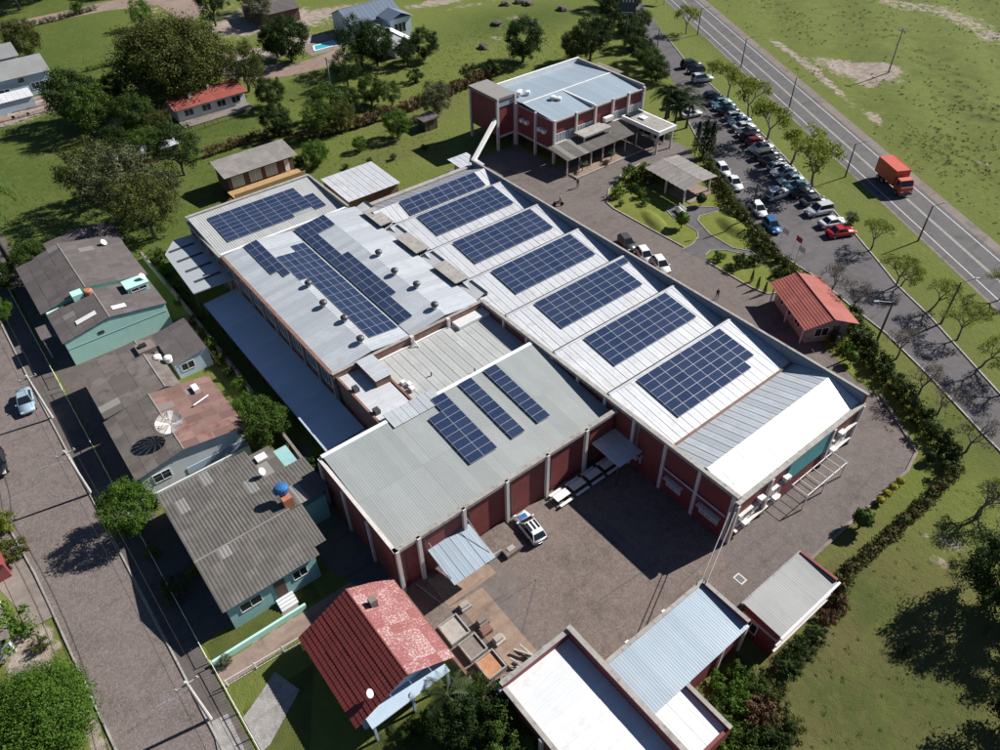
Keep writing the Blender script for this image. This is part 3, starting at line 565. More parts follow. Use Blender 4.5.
# its arrays (long side of the panel along the hall)
sR = (0, -4.8, -.58); pr = .93
def marr(label, x0, y0, dirv, cells): array(label, (x0, y0, 7.0-abs(y0-(26.3 if y0 < 31 else 36.2))*.118), dirv, (1, 0, 0), cells, .918, 1.63, pr, 1.645)
marr('two-column solar array on the outer slope beside the wide blue array', -86.3, 26.2, (0, -4.9, -.58), [(c, r) for r in range(5) for c in range(2)]+[(0, 5)])
c2 = [(0, -1), (1, -1)]+[(c, r) for r in range(4) for c in range(5)]+[(c, r) for r in range(4, 13) for c in range(4)]
marr('wide stepped solar array on the sunny side of the valley gutter', -80.9, 31.0, (0, -4.85, .58), c2)
c3 = [(c, r) for r in range(2) for c in range(5)]+[(c, r) for r in range(2, 6) for c in range(2)]+[(c, r) for r in range(6, 13) for c in range(3)]+[(c, r) for r in range(13, 16) for c in range(2)]
marr('zigzag dark solar array along the far side of the valley gutter', -86.2, 31.5, (0, 4.8, .58), c3)
# --- north hall
t = thing('north_hall', 'low corrugated factory hall next to the timber cabin', 'factory', (-92, 30.5, 0))
MB().box(-98.6, 21.4, 0, -86.9, 40.2, 5.85).build('wall', 'brickraw', t); MB().box(-99.0, 21.2, 5.86, -98.5, 40.3, 6.75).build('parapet', 'coping', t); MB().box(-98.4, 40.0, 0, -86.7, 40.3, 6.8).build('parapet', 'coping', t)
pillars(t, [(x, 21.3) for x in (-98, -95, -92, -89)], 5.85, .3, 'coping'); MB().box(-98.5, 21.05, 5.86, -86.9, 21.4, 6.1).build('eave_beam', 'coping', t); MB().box(-87.05, 21.3, 5.87, -86.65, 40, 6.62).build('parapet', 'white', t)
roof(t, (-98.4, 21.35, 6.55), (0, 18.6, 0), (11.3, 0, -.6), 19, 2, 'north_sheet', 'wave')
nv = Vector((11.3, 0, -.6)); array('long solar array in eight columns on the low corrugated roof by the cabin', (-96.7, 23.5, 6.55-.09), (0, 1, 0), nv, [(c, r) for c in range(8) for r in range(7) if not (c > 5 and r == 6)]+[(8, r) for r in range(3, 7)], 1.63, .985, 1.645, 1.0, lift=.16)
t = thing('white_store', 'low store with plain whitish sheet roof between lawn and factory', 'shed', (-96.7, 47.5, 0)); MB().box(-100.6, 43.2, 0, -92.6, 51.8, 3.8).build('wall', 'brickraw', t); roof(t, (-100.9, 42.9, 4.1), (0, 9.2, 0), (8.6, 0, -.25), 9, 1, 'galv_white')
# --- annex, shed, box between the halls
t = thing('connecting_annex', 'flat grey-roofed annex squeezed between main hall and south hall', 'factory', (-52.4, 33.5, 0))
MB().box(-57.0, 26.0, 0, -47.9, 41.2, 5.0).build('wall', 'brickraw', t); MB().box(-57.0, 26.0, 5.0, -47.9, 26.25, 5.75).build('parapet', 'brickraw', t); roof(t, (-57.0, 26.3, 5.45), (0, 14.9, 0), (8.7, 0, -.25), 15, 1, 'north_sheet', 'rib')
MB().box(-57.0, 26.3, 5.45, -56.8, 36, 5.72).build('gutter', 'white', t); MB().box(-57.02, 36.8, 5.1, -55.6, 41.2, 5.9).build('rooflight', 'white_sheet', t)
for x, y in ((-51.5, 30), (-49, 34)): MB().tube((x, y, 5.3), (x, y, 5.8), .08).build('vent_pipe', 'steel', t)
for k, (x, y) in enumerate(((-52.6, 26.7), (-52, 27.1), (-51.3, 26.9))): MB().box(x, y, 5.32, x+.5+.1*k, y+.45, 5.75).build('air_conditioner', 'white', t)
t = thing('white_shed', 'narrow shed with bright white ribbed roof beside the flat grey annex', 'shed', (-52.4, 23.6, 0))
MB().box(-57.0, 21.7, 0, -47.9, 25.6, 5.6).build('wall', 'brickraw', t); MB().box(-57.05, 21.5, 5.3, -47.9, 21.75, 6.15).build('parapet', 'brickraw', t); roof(t, (-57.0, 21.8, 5.95), (9.1, 0, 0), (0, 3.9, -.15), 9, 1, 'galv_white')
for x in (-54.4, -50.2): MB().box(x, 21.9, 6.0, x+.7, 22.5, 6.5).build('fan_unit', 'steel', t)
t = thing('roof_box', 'small brick tank room with grey metal top rising above the annex', 'tank room', (-55.1, 25.2, 0)); MB().box(-57.02, 24.2, 0, -53.1, 26.0, 6.8).build('wall', 'brickraw', t); roof(t, (-57.1, 24.1, 6.86), (4.1, 0, 0), (0, 2.0, -.03), 4, 1, 'galv', 'flat')
# --- south hall
t = thing('south_hall', 'factory hall with greenish grey corrugated roof and red walls facing the court', 'factory', (-41, 28, 0))
MB().box(-47.7, 14.8, 0, -34.75, 41.15, 4.9).build('core_wall', 'brick', t)
PB = [14.7, 16.9, 21.75, 26.7, 31.7, 36.8, 41.0]
for i in range(6): MB().box(-34.78, PB[i]+.15, 0, -34.55, PB[i+1]-.15, 5.9).build('wall_panel', 'brick', t)
for i in range(6): MB().box(-34.55, PB[i]+.6, .15, -34.5, PB[i]+.75, 5.7).build('downpipe', 'steel', t)
pillars(t, [(-34.35, y) for y in PB[:-1]], 6.3, .34); MB().box(-34.8, 14.45, 5.92, -34.3, 41.1, 6.3).build('eave_beam', 'coping', t)
MB().box(-47.8, 14.45, 0, -34.85, 14.75, 6.2).build('side_wall', 'brick', t); MB().box(-47.9, 14.42, 6.2, -34.3, 14.78, 6.3).build('coping', 'pillar', t); pillars(t, [(x, 14.4) for x in (-47.5, -43.2, -38.8)], 6.1, .3)
MB().box(-48.0, 14.8, 5.0, -47.75, 41.1, 6.45).build('back_wall', 'coping', t); MB().box(-47.95, 14.8, 6.455, -47.5, 41.1, 6.53).build('flashing', 'white', t)
roof(t, (-47.6, 14.9, 6.45), (0, 26.2, 0), (12.7, 0, -1.1), 26, 2, 'green_sheet', 'fine'); MB().box(-48.55, 14.8, 5.0, -48.02, 41.0, 5.62).build('gutter', 'coping', t)
roof(t, (-48.6, 22.2, 6.62), (0, 6, 0), (2.1, 0, -.12), 6, 1, 'galv', 'rib', 'cover_sheet')
hv = Vector((12.7, 0, -1.1)).normalized()
def harr(label, a0, b0, cells): array(label, Vector((-47.6, b0, 6.45))+hv*(a0+47.6)+Vector((0, 0, .07)), (0, 1, 0), hv, cells, 1.63, .985, 1.645, 1.0)
harr('double-row solar array on the greenish south hall roof', -47.4, 25.55, [(1, r) for r in range(9)]+[(0, r) for r in range(2, 9)])
harr('single strip of nine solar panels next to the double-row array', -47.4, 30.7, [(0, r) for r in range(9)])
harr('outer single strip of nine solar panels on the greenish roof', -47.4, 34.0, [(0, r) for r in range(9)])
# --- canopies
t = thing('long_canopy', 'long low metal canopy along the shaded factory wall', 'canopy', (-67, 19, 0))
roof(t, (-84.2, 21.3, 2.75), (32.5, 0, 0), (0, -4.6, -.35), 33, 1, 'canopy_sheet', 'fine'); roof(t, (-51.6, 21.3, 2.72), (2.6, 0, 0), (0, -3.6, -.28), 3, 1, 'canopy_sheet', 'fine')
for x in np.linspace(-84, -52, 9): MB().box(x-.08, 16.85, 0, x+.08, 17.0, 2.36).build('post', 'steel', t)
MB().box(-84.2, 16.62, 2.16, -51.7, 16.76, 2.38).build('gutter', 'steel', t)
t = thing('striped_canopy', 'grey loading canopy with dark rooflight strips and cut-off corner', 'canopy', (-91, 19, 0))
b = MB().prism([(-98.2, 21.3), (-98.4, 18.6), (-95.6, 16.4), (-84.4, 16.0), (-84.2, 21.3)], 4.15, 4.3); b.build('roof_slab', 'galv', t)
for x in (-96, -93, -90, -87): MB().box(x, 17.0, 4.305, x+.55, 20.6, 4.32).build('rooflight_strip', 'dark_sheet', t)
for x, y in ((-97.6, 18.8), (-91, 16.5), (-84.8, 16.4)): MB().box(x-.1, y-.1, 0, x+.1, y+.1, 4.15).build('post', 'steel', t)
t = thing('court_awning', 'pale blue metal awning over the workshop door facing the court', 'awning', (-32.9, 19.9, 0)); roof(t, (-34.6, 17.7, 3.4), (0, 4.6, 0), (4.0, 0, -.7), 4, 1, 'blue_sheet')
for y in (17.9, 22.1): MB().tube((-34.5, y, 4.5), (-31.2, y, 2.86), .03).build('stay_rod', 'steel', t)
MB().box(-34.6, 17.7, 3.2, -34.45, 22.3, 3.4).build('wall_beam', 'steel', t)
t = thing('loading_canopy', 'metal loading canopy half in shade in the corner of the court', 'canopy', (-32.7, 39.3, 0)); roof(t, (-34.5, 37.8, 3.5), (0, 3.3, 0), (3.9, 0, -.2), 3, 1, 'galv_white')
for x, y in ((-34.3, 38.0), (-30.8, 38.0), (-30.8, 40.9)): MB().box(x-.07, y-.07, 0, x+.07, y+.07, 3.27).build('post', 'steel', t)
t = thing('roof_ladder', 'steel cage ladder above the loading canopy', 'ladder', (-31.6, 41, 0))
for s in (-.25, .25): MB().tube((-31.6+s, 41.0, 3.4), (-31.6+s, 41.0, 6.9), .03).build('rail', 'alu', t)
for k in range(11): MB().tube((-31.85, 41.0, 3.6+k*.3), (-31.35, 41.0, 3.6+k*.3), .02, n=4).build('rung', 'alu', t)
# --- office building
t = thing('office_building', 'two-storey red office block with white pillars and flat grey metal roof', 'office', (-96, 90, 0))
MB().box(-104.4, 79.4, 2.3, -87.4, 100.4, 7.1).build('wall', 'brick', t); MB().box(-102.5, 81.6, 0, -87.8, 100.0, 2.3).build('ground_floor_wall', 'brick', t)
MB().box(-104.6, 79.2, 0, -104.2, 100.6, 8.1).build('parapet', 'white', t); MB().box(-104.2, 100.2, 0, -87.3, 100.6, 8.0).build('parapet', 'coping', t); MB().box(-104.6, 79.25, 7.1, -87.2, 79.5, 7.3).build('eave_beam', 'coping', t)
roof(t, (-95.4, 79.4, 7.75), (0, 20.8, 0), (8.3, 0, -.5), 21, 1, 'blue_sheet', 'fine'); roof(t, (-95.4, 79.4, 7.75), (0, 20.8, 0), (-8.8, 0, -.55), 21, 1, 'blue_sheet', 'fine')
MB().box(-95.55, 79.4, 7.78, -95.25, 100.2, 7.86).build('ridge_cap', 'white', t); MB().box(-95.2, 88.2, 7.42, -87.2, 88.5, 7.83).build('joint_cover', 'white', t)
MB().box(-87.35, 79.2, 7.12, -87.05, 100.6, 7.34).build('eave_beam', 'coping', t)
YP = [79.3, 84.2, 88.6, 92.8, 96.6, 100.4]
pillars(t, [(-87.15, y) for y in YP], 7.6, .4); pillars(t, [(x, 79.2) for x in (-91.8, -96.9, -104.4)], 7.5, .4)
for i in range(5):
    if i != 2:
        window(t, (-87.38, YP[i]+.35), (-87.38, YP[i+1]-.35), 3.4, 5.0, (1, 0), 6, 'glasslight'); MB().box(-87.4, YP[i]+.25, 3.2, -87.1, YP[i+1]-.25, 3.38).build('sill', 'pillar', t)
    if i < 2: window(t, (-87.38, YP[i]+.35), (-87.38, YP[i+1]-.35), 2.35, 2.9, (1, 0), 6, 'glass')
MB().box(-97, 79.1, 2.2, -87, 79.38, 2.42).build('beam', 'pillar', t)
for x in (-95.6, -94.4, -91, -89.9): MB().box(x, 78.75, 4.7, x+.8, 79.38, 5.3).build('air_conditioner', 'white', t)
for x, y, h in ((-98.5, 81, 1.1), (-99.4, 82, .8), (-98, 82.6, .9), (-93.5, 84.5, .9), (-92.8, 85.2, .7)):
    MB().lathe((x, y, 7.4), [(.25, 0), (.25, .2), (.55, h*.6), (.5, h), (.1, h+.1)], 10).build('roof_antenna', 'white', t)
t = thing('stair_tower', 'red stair tower with flat dark top on white stilts beside the office', 'tower', (-101, 77, 0))
MB().box(-104.8, 75.2, 2.6, -97.2, 79.0, 8.7).build('wall', 'brick', t); MB().box(-105, 75.0, 8.72, -97.0, 79.15, 9.2).build('roof_slab', 'fibre', t)
MB().box(-97.18, 75.4, 7.6, -97.1, 78.8, 8.5).build('window', 'glasslight', t)
pillars(t, [(x, y) for x in (-104.7, -97.1) for y in (75.2, 79.0)], 9.15, .4); MB().box(-97.25, 75.3, 2.3, -96.95, 79, 2.6).build('beam', 'pillar', t)
t = thing('conveyor_chute', 'white enclosed chute slanting from stair tower down to the factory end', 'chute', (-94.5, 70.5, 0))
b = MB(); p, q = Vector((-97.4, 75.0, 5.6)), Vector((-92.6, 66.4, 2.6)); b.tube(p, q, .42, n=4); b.build('chute', 'white', t); MB().box(-94.2, 63.9, 0, -91.2, 66.9, 2.3).build('lower_box', 'bluewall', t); roof(t, (-95.8, 63.4, 2.62), (0, 4, 0), (5.0, 0, -.2), 4, 1, 'galv_white')
t = thing('porch_roof', 'long corrugated porch roof on posts along the office front', 'porch', (-84.5, 86, 0))
roof(t, (-86.9, 77.6, 3.5), (0, 17, 0), (5.0, 0, -.55), 17, 1, 'fibre_grey', 'wave')
for y in np.linspace(78, 94.2, 7): MB().box(-82.4, y-.08, 0, -82.2, y+.08, 2.95).build('post', 'pillar', t)
MB().box(-87, 83.6, 4.05, -84.4, 90.0, 4.35).build('upper_slab', 'coping', t); MB().box(-87, 90.3, 4.3, -86.2, 92.2, 5.0).build('air_conditioner', 'white', t)
for y in (83.9, 89.7): MB().box(-84.8, y-.1, 3.2, -84.6, y+.1, 4.05).build('post', 'pillar', t)
t = thing('entrance_marquee', 'thick white flat entrance canopy at the office corner', 'canopy', (-82, 96.5, 0))
MB().box(-86.6, 94.6, 3.5, -77.7, 99.0, 4.2).build('roof_slab', 'white', t); MB().box(-86.2, 95.0, 4.2, -78.1, 98.6, 4.24).build('roof_top', 'coping', t); MB().box(-84, 96, 4.24, -82.6, 97.2, 4.5).build('roof_hatch', 'white', t); MB().box(-86.3, 95.2, 4.24, -85, 98.4, 4.4).build('rooflight', 'glass', t)
for x, y in ((-78.2, 95), (-78.2, 98.6), (-82.5, 98.6)): MB().box(x-.15, y-.15, 0, x+.15, y+.15, 3.5).build('post', 'pillar', t)
window(t, (-86.4, 98.9), (-80, 98.9), .3, 3.2, (0, -1), 4)
t = thing('porch_terrace', 'tan raised terrace strip with kerb in front of the porch', 'terrace', (-82, 86, 0)); MB().box(-83.8, 78.5, 0, -80.6, 94.4, .22).build('slab', 'pinkslab', t); MB().box(-80.6, 78.4, 0, -80.35, 94.5, .3).build('kerb', 'coping', t)
t = thing('side_store', 'small flat-roofed brick store behind the office by the street hedge', 'shed', (-106, 108, 0)); MB().box(-109, 104.5, 0, -103, 111.0, 2.9).build('wall', 'brick', t); MB().box(-109.4, 104.1, 2.9, -102.6, 111.4, 3.15).build('roof_slab', 'concrete', t); MB().box(-108.8, 104.6, 3.15, -106.6, 107, 3.9).build('water_tank_box', 'fibre_brown', t)
# --- pavilion and gatehouse
t = thing('garden_pavilion', 'open garden pavilion with two-slope whitish corrugated roof', 'pavilion', (-67.8, 89, 0))
roof(t, (-72.4, 89.4, 3.1), (9.1, -.8, 0), (-.1, -3.5, -.45), 9, 1, 'fibre_pale', 'broad'); roof(t, (-72.4, 89.45, 3.1), (9.1, -.8, 0), (-.4, 3.8, -.5), 9, 1, 'fibre_pale', 'broad')
for x, y in ((-72, 86.4), (-68, 86.1), (-63.9, 85.8), (-72.4, 92.6), (-64, 91.8)): MB().box(x-.12, y-.12, 0, x+.12, y+.12, 2.6).build('post', 'pillar', t)
MB().box(-72.6, 86.6, 0, -63.2, 92.2, .12).build('floor', 'dirt', t); MB().box(-70, 88, .12, -68.6, 89.4, .9).build('table', 'darkwood', t)
t = thing('gatehouse', 'small gatehouse with bright red tiled roof beside the yard gate', 'gatehouse', (-34.6, 76.0, 0))
L2, W2 = 4.3, 2.6; cx, cy = -34.6, 76.0
b = MB(); b.add([(cx+sx*L2, cy+y, z_) for sx in (-1, 1) for y, z_ in ((-W2, 0), (W2, 0), (W2, 2.6), (0, 3.55), (-W2, 2.6))], [(4, 3, 2, 1, 0), (5, 6, 7, 8, 9)]+[(i, (i+1) % 5, (i+1) % 5+5, i+5) for i in range(5)]); b.build('wall', 'coping', t)
for s in (-1, 1): roof(t, (cx-L2-.7, cy, 3.72), (2*L2+1.4, 0, 0), (0, s*(W2+.9), -1.15), 10, 2, 'orangetile', 'tile')
MB().tube((cx-L2-.75, cy, 3.78), (cx+L2+.75, cy, 3.78), .13).build('ridge_cap', 'orangetile', t)
for x in (-3.4, -1.2, 1.2): window(t, (cx+x, cy-W2), (cx+x+1.4, cy-W2), .9, 2.1, (0, -1), 2)
window(t, (cx+L2, cy-1.6), (cx+L2, cy+.2), .8, 2.1, (1, 0), 2); MB().box(cx+L2+.01, cy+.7, 0, cx+L2+.06, cy+1.6, 2.1).build('door', 'darkwood', t)
for x in (-4.2, 0, 4.2): MB().box(cx+x-.08, cy-3.2, 0, cx+x+.08, cy-3.04, 2.5).build('post', 'pillar', t)
t.rotation_euler.z = math.atan2(HD.y, HD.x)
# --- white-roofed stores in the south
t = thing('white_roof_warehouse', 'warehouse with dazzling white roof behind raised parapets by the court', 'warehouse', (-12, 18, 0))
MB().box(-20.0, 15.0, 0, 6, 21.4, 4.5).build('core_wall', 'brick', t); MB().box(-20.3, 14.7, 0, -20.0, 21.75, 5.5).build('parapet', 'brick', t); MB().box(-20.0, 21.4, 0, 6.2, 21.75, 5.75).build('parapet', 'brick', t); MB().box(-20.0, 14.7, 0, 6.2, 15.0, 5.0).build('parapet', 'brick', t); MB().box(6, 15, 0, 6.2, 21.4, 5.0).build('parapet', 'brick', t)
MB().box(-20.35, 14.65, 5.505, -19.95, 21.4, 5.58).build('coping', 'coping', t); MB().box(-20.35, 21.38, 5.755, 6.25, 21.82, 5.83).build('coping', 'coping', t); MB().box(-19.94, 14.65, 5.005, 6.25, 15.02, 5.08).build('coping', 'coping', t)
roof(t, (-20, 15.02, 4.75), (26, 0, 0), (0, 6.36, -.15), 26, 1, 'white_sheet', 'flat'); pillars(t, [(x, 14.6) for x in (-20.1, -15.4, -10.5, -5.6)], 4.95, .3)
for x in (-17, -13): MB().box(-20.42, (x+32)*1.0, 5.3, -20.3, (x+32)+.3, 5.5).build('bracket', 'coping', t)
t = thing('blue_roof_store', 'long store with pale blue-grey ribbed roof between court and garden', 'warehouse', (-14.3, 28, 0))
MB().box(-16.6, 21.85, 0, -12.0, 33.4, 4.1).build('core_wall', 'brick', t); MB().box(-16.85, 21.85, 0, -16.6, 33.5, 4.45).build('parapet', 'brick', t); MB().box(-16.6, 33.4, 0, -12.0, 33.65, 4.7).build('parapet', 'brick', t); MB().box(-16.9, 21.85, 4.455, -16.55, 33.7, 4.53).build('coping', 'coping', t); MB().box(-16.54, 33.35, 4.705, -11.9, 33.7, 4.78).build('coping', 'coping', t)
roof(t, (-16.55, 21.9, 4.42), (0, 11.5, 0), (4.75, 0, -.25), 12, 1, 'blue_sheet', 'fine'); pillars(t, [(-11.95, y) for y in (22, 26.5, 30.6, 33.5)], 4.0, .28)
for y in (24.6, 28.8): MB().box(-17.0, y, 4.3, -16.86, y+.35, 4.6).build('bracket', 'white', t)
t = thing('low_white_store', 'small lean-to with glaring white roof against the pale blue store', 'shed', (-10, 23.6, 0))
MB().box(-11.9, 21.9, 0, -7.9, 26.0, 3.3).build('core_wall', 'brick', t); MB().box(-11.9, 26.0, 0, -7.8, 26.25, 3.95).build('parapet', 'brick', t); MB().box(-7.9, 21.9, 0, -7.65, 26.25, 3.75).build('parapet', 'brick', t); MB().box(-11.9, 25.95, 3.955, -7.6, 26.3, 4.02).build('coping', 'coping', t)
roof(t, (-11.85, 21.9, 3.6), (0, 4.1, 0), (3.9, 0, -.1), 4, 1, 'white_sheet', 'flat')
t = thing('grey_roof_store', 'detached red store with flat grey roof beside the hedge', 'shed', (-11.6, 39, 0))
MB().box(-13.2, 35.1, 0, -9.9, 42.7, 3.6).build('wall', 'brick', t); MB().box(-13.4, 42.6, 3.6, -9.8, 42.85, 4.15).build('parapet', 'brick', t); roof(t, (-13.4, 34.9, 4.0), (0, 7.8, 0), (3.75, 0, -.2), 8, 1, 'annex_sheet', 'fine')
MB().box(-13.55, 34.8, 3.72, -13.38, 42.9, 4.03).build('gutter', 'coping', t); MB().box(-9.66, 34.8, 3.62, -9.48, 42.9, 3.84).build('gutter', 'white', t); MB().box(-9.88, 35.1, 1.8, -9.7, 42.7, 2.0).build('ledge', 'pillar', t); MB().box(-9.88, 35.1, .9, -9.7, 42.7, 1.05).build('ledge', 'pillar', t)
window(t, (-12.9, 35.1), (-11.6, 35.1), 1.0, 2.4, (0, -1), 2); MB().box(-13.2, 34.94, 2.7, -9.9, 35.08, 2.85).build('beam', 'pillar', t)
t = thing('link_wall', 'low red yard wall linking the two southern stores', 'wall', (-14.2, 34.4, 0)); MB().box(-14.6, 33.7, 0, -14.35, 35.1, 2.0).build('wall_run', 'brick', t); MB().box(-14.66, 33.68, 2.0, -14.29, 35.12, 2.1).build('coping', 'coping', t)
t = thing('overhead_conduit', 'pair of pale overhead conduits from factory corner to the store roof', 'conduit', (-18, 37.4, 0))
for s in (-.2, .2): MB().tube((-19.6+s, 41.1+s*.4, 5.2), (-16.5+s, 33.4+s*.4, 4.9), .04).build('conduit', 'coping', t)
t = thing('front_pergola', 'white metal pergola frame standing in front of the teal board', 'pergola', (-18, 53, 0))
for x in (-18.9, -17.2): MB().tube((x, 50.0, 2.2), (x, 56.6, 2.2), .05, n=4).build('beam', 'white', t)
for y in np.linspace(50, 56.6, 7): MB().tube((-19.0, y, 2.26), (-17.1, y, 2.26), .03, n=4).build('crossbar', 'pillar', t)
for y in (50, 53.3, 56.6): MB().box(-17.26, y-.05, 0, -17.14, y+.05, 2.15).build('post', 'white', t)
# ---------------------------------------------------------------- houses on the west side
def dish(t, x, y, z, r=.35, mat='white', name='satellite_dish', tilt=None):
    b = MB(); n = 14; d = (tilt or Vector((.5, .6, .65))).normalized(); u = d.orthogonal().normalized(); v = d.cross(u); c = Vector((x, y, z+.35+r*.3)); vs = []; fs = []
    for k, (q, h) in enumerate(((.05, 0), (.5, .06), (1, .22))):
        for i in range(n): vs.append(c+(u*math.cos(6.2832*i/n)+v*math.sin(6.2832*i/n))*r*q+d*h*r)
    for k in range(2): fs += [(k*n+i, k*n+(i+1) % n, (k+1)*n+(i+1) % n, (k+1)*n+i) for i in range(n)]
    b.add(vs, fs); b.tube((x, y, z-.05), c, .03, n=5); b.tube(c, c+d*r*.8, .02, n=4); return b.build(name, mat, t)
HG = 'houses along the cobbled street'
t = house('mint_house', 'mint green house with large brown-grey gable roof shaded by the big tree', 'house', -106.8, -94.6, .2, 12.6, 'a', 5.6, 3.0, 4.3, 'mint', 'fibre_brown', 'wave', 11, 4, group=HG)
dish(t, -104.5, 10.8, 3.3, .45); window(t, (-105, .2), (-103, .2), 1, 2.2, (0, -1), 2); window(t, (-99, .2), (-97, .2), 1, 2.2, (0, -1), 2)
t = house('rear_shed', 'low dark-roofed lean-to at the tree end of the mint house', 'shed', -113, -107.1, 4.5, 13.5, 'a', 9.5, 2.7, 3.3, 'mint', 'fibre_brown', 'wave', 5, 2, over=.2)
t = house('mint_house', 'mint green house with tall gable wall and rooflights facing the grey corrugated roof', 'house', -93.6, -86.5, .4, 12.6, 'a', 6.1, 2.9, 3.95, 'mint', 'fibre_brown', 'wave', 7, 4, over=.12, group=HG)
MB().box(-94.55, .3, -.7, -93.7, 12.6, 2.9).build('link_wall', 'mint', t); MB().box(-86.5, 4.2, 2.2, -86.46, 4.9, 2.6).build('vent_grille', 'steel', t); MB().box(-86.49, .5, 1.8, -86.46, 12.5, 1.84).build('wall_joint', 'aqua', t)
b = MB(); k = (3.95-2.9)/5.7
b.add([(-89.1, 2.6, 3.41-.05), (-88.2, 2.6, 3.41-.05), (-88.2, 5.1, 3.87-.05), (-89.1, 5.1, 3.87-.05)], [(0, 1, 2, 3)]); 
for v_ in range(4): b.v[v_] = (b.v[v_][0], b.v[v_][1], b.v[v_][2]+.12)
b.build('rooflight', 'white', t)
b = MB().add([(-88.6, 6.9, 3.98), (-87.7, 6.9, 3.98), (-87.7, 8.5, 3.72), (-88.6, 8.5, 3.72)], [(0, 1, 2, 3)]); b.build('rooflight', 'white', t)
MB().box(-92.6, 9.6, 2.6, -90.6, 12.3, 4.1).build('dormer', 'mint', t); window(t, (-90.6, 10.0), (-90.6, 12.0), 3.4, 3.95, (1, 0), 2); MB().box(-92.7, 9.5, 4.1, -90.5, 12.4, 4.18).build('dormer_roof', 'mint', t); dish(t, -91.6, 12.0, 4.0, .45)
MB().box(-94.3, 3.7, 2.7, -93.0, 5.0, 4.4).build('tank_box', 'mint', t); MB().lathe((-93.2, 5.6, 3.9), [(.5, 0), (.55, .5), (.4, .65)], 12).build('water_tank', 'terracotta', t)
MB().box(-92.6, -1.6, 2.3, -89.6, .3, 2.4).build('porch_roof', 'fibre_brown', t); window(t, (-91.5, .4), (-89.5, .4), 1, 2.1, (0, -1), 2)
for x in (-92.4, -89.8): MB().box(x-.06, -1.5, -.7, x+.06, -1.38, 2.3).build('post', 'pillar', t)
t = house('wash_house', 'small brown-roofed wash house with blue wall by the factory fence', 'shed', -82.2, -75.2, 9.5, 13.6, 'a', 13.5, 2.3, 2.9, 'bluewall', 'fibre_brown', 'wave', 6, 2, over=.2, cap=False)
window(t, (-75.2, 10), (-75.2, 11.6), .9, 2.0, (1, 0), 2)
t = house('corrugated_house', 'house with plain grey-brown corrugated roof below the mint gable wall', 'house', -80.6, -70.9, .5, 8.3, 'a', 7.0, 2.7, 3.35, 'whitewall', 'fibre', 'wave', 9, 3, over=.25, group=HG)
for x, y in ((-76.5, 8.1), (-75.6, 9.0)): MB().lathe((x, y, 2.6), [(.45, 0), (.5, .6), (.3, .75)], 12).build('water_tank', 'white', t)
MB().box(-79.5, 6.6, 3.1, -77.6, 8.6, 3.75).build('tank_platform', 'concrete', t); MB().box(-78.9, 7.0, 3.76, -78.3, 7.8, 4.0).build('tank_hatch', 'dark', t)
t = house('rusty_roof_house', 'house with patchy rusty red and grey roof under a big satellite dish', 'house', -69.9, -60.2, .3, 11.2, 'a', 5.1, 2.8, 3.7, 'whitewall', 'fibre', 'wave', 9, 4, over=.3, rmat2='rusty', group=HG)
window(t, (-60.2, 1.4), (-60.2, 3.2), .9, 2.1, (1, 0), 2); MB().box(-60.19, 4.6, 0, -60.14, 10.9, .9).build('plinth', 'bluewall', t)
MB().box(-68.8, 9.2, 2.9, -67.6, 9.8, 3.6).build('chimney', 'white', t); MB().tube((-66.5, 10.2, 3.2), (-65.5, 8.3, 3.6), .08).build('roof_pipe', 'white', t)
g = thing('mesh_dish', 'large mesh satellite dish with radial ribs on the rusty roof house', 'satellite dish', (-62.8, 5.2, 3.6)); d = Vector((.25, -.1, .95)).normalized(); u = d.orthogonal().normalized(); v = d.cross(u); c = Vector((-62.8, 5.2, 5.0))
MB().tube((-62.8, 5.2, 3.6), c, .06).build('mast', 'steel', g)
for i in range(12):
    b = MB(); pr_ = [(.06, .0), (.5, .10), (1., .26), (1.35, .42)]; a0, a1 = 6.2832*(i+.05)/12, 6.2832*(i+.95)/12; vs = []
    for r_, h in pr_: vs += [c+(u*math.cos(q)+v*math.sin(q))*r_+d*h for q in (a0, (a0+a1)/2, a1)]
    b.add(vs, [(3*k+j, 3*k+j+1, 3*k+j+4, 3*k+j+3) for k in range(3) for j in range(2)]); b.build('dish_segment', 'plank' if i % 3 else 'white', g)
for i in range(3): MB().tube(c+(u*math.cos(2.1*i)+v*math.sin(2.1*i))*1.25+d*.38, c+d*1.1, .02, n=4).build('feed_strut', 'steel', g)
MB().tube(c+d*1.0, c+d*1.2, .08).build('feed_horn', 'white', g)
t = house('grey_roof_house', 'big house with weathered grey corrugated roof and aqua walls by small lawn', 'house', -56.3, -41.2, 1.2, 9.6, 'b', -46.2, 2.8, 3.95, 'aqua', 'fibre_grey', 'wave', 9, 5, over=.35, ze2=2.95, group=HG)
MB().box(-55.0, 10.1, -.7, -46.6, 13.6, 2.6).build('wing_wall', 'aqua', t); roof(t, (-46.4, 10.0, 3.5), (0, 4.2, 0), (-5.6, 0, -.6), 4, 2, 'fibre_grey', 'wave'); roof(t, (-52.1, 10.0, 2.85), (0, 2.2, 0), (-3.9, 0, -.3), 2, 2, 'fibre', 'flat')
roof(t, (-46.0, 9.9, 3.93), (0, 1.2, 0), (4.3, 0, -.85), 1, 2, 'fibre_grey', 'wave'); MB().box(-55.2, 10.3, 2.8, -54.3, 11.4, 3.0).build('roof_hatch', 'white', t)
MB().box(-47.3, 9.7, 3.2, -46.5, 10.6, 4.9).build('tank_tower', 'terracotta', t); MB().lathe((-47.6, 10.2, 4.9), [(.5, 0), (.58, .1), (.62, .7), (.5, .85), (.15, .95)], 14).build('water_tank', 'tankblue', t); dish(t, -47.9, 9.6, 4.6, .42); dish(t, -52.0, 9.9, 3.5, .4)
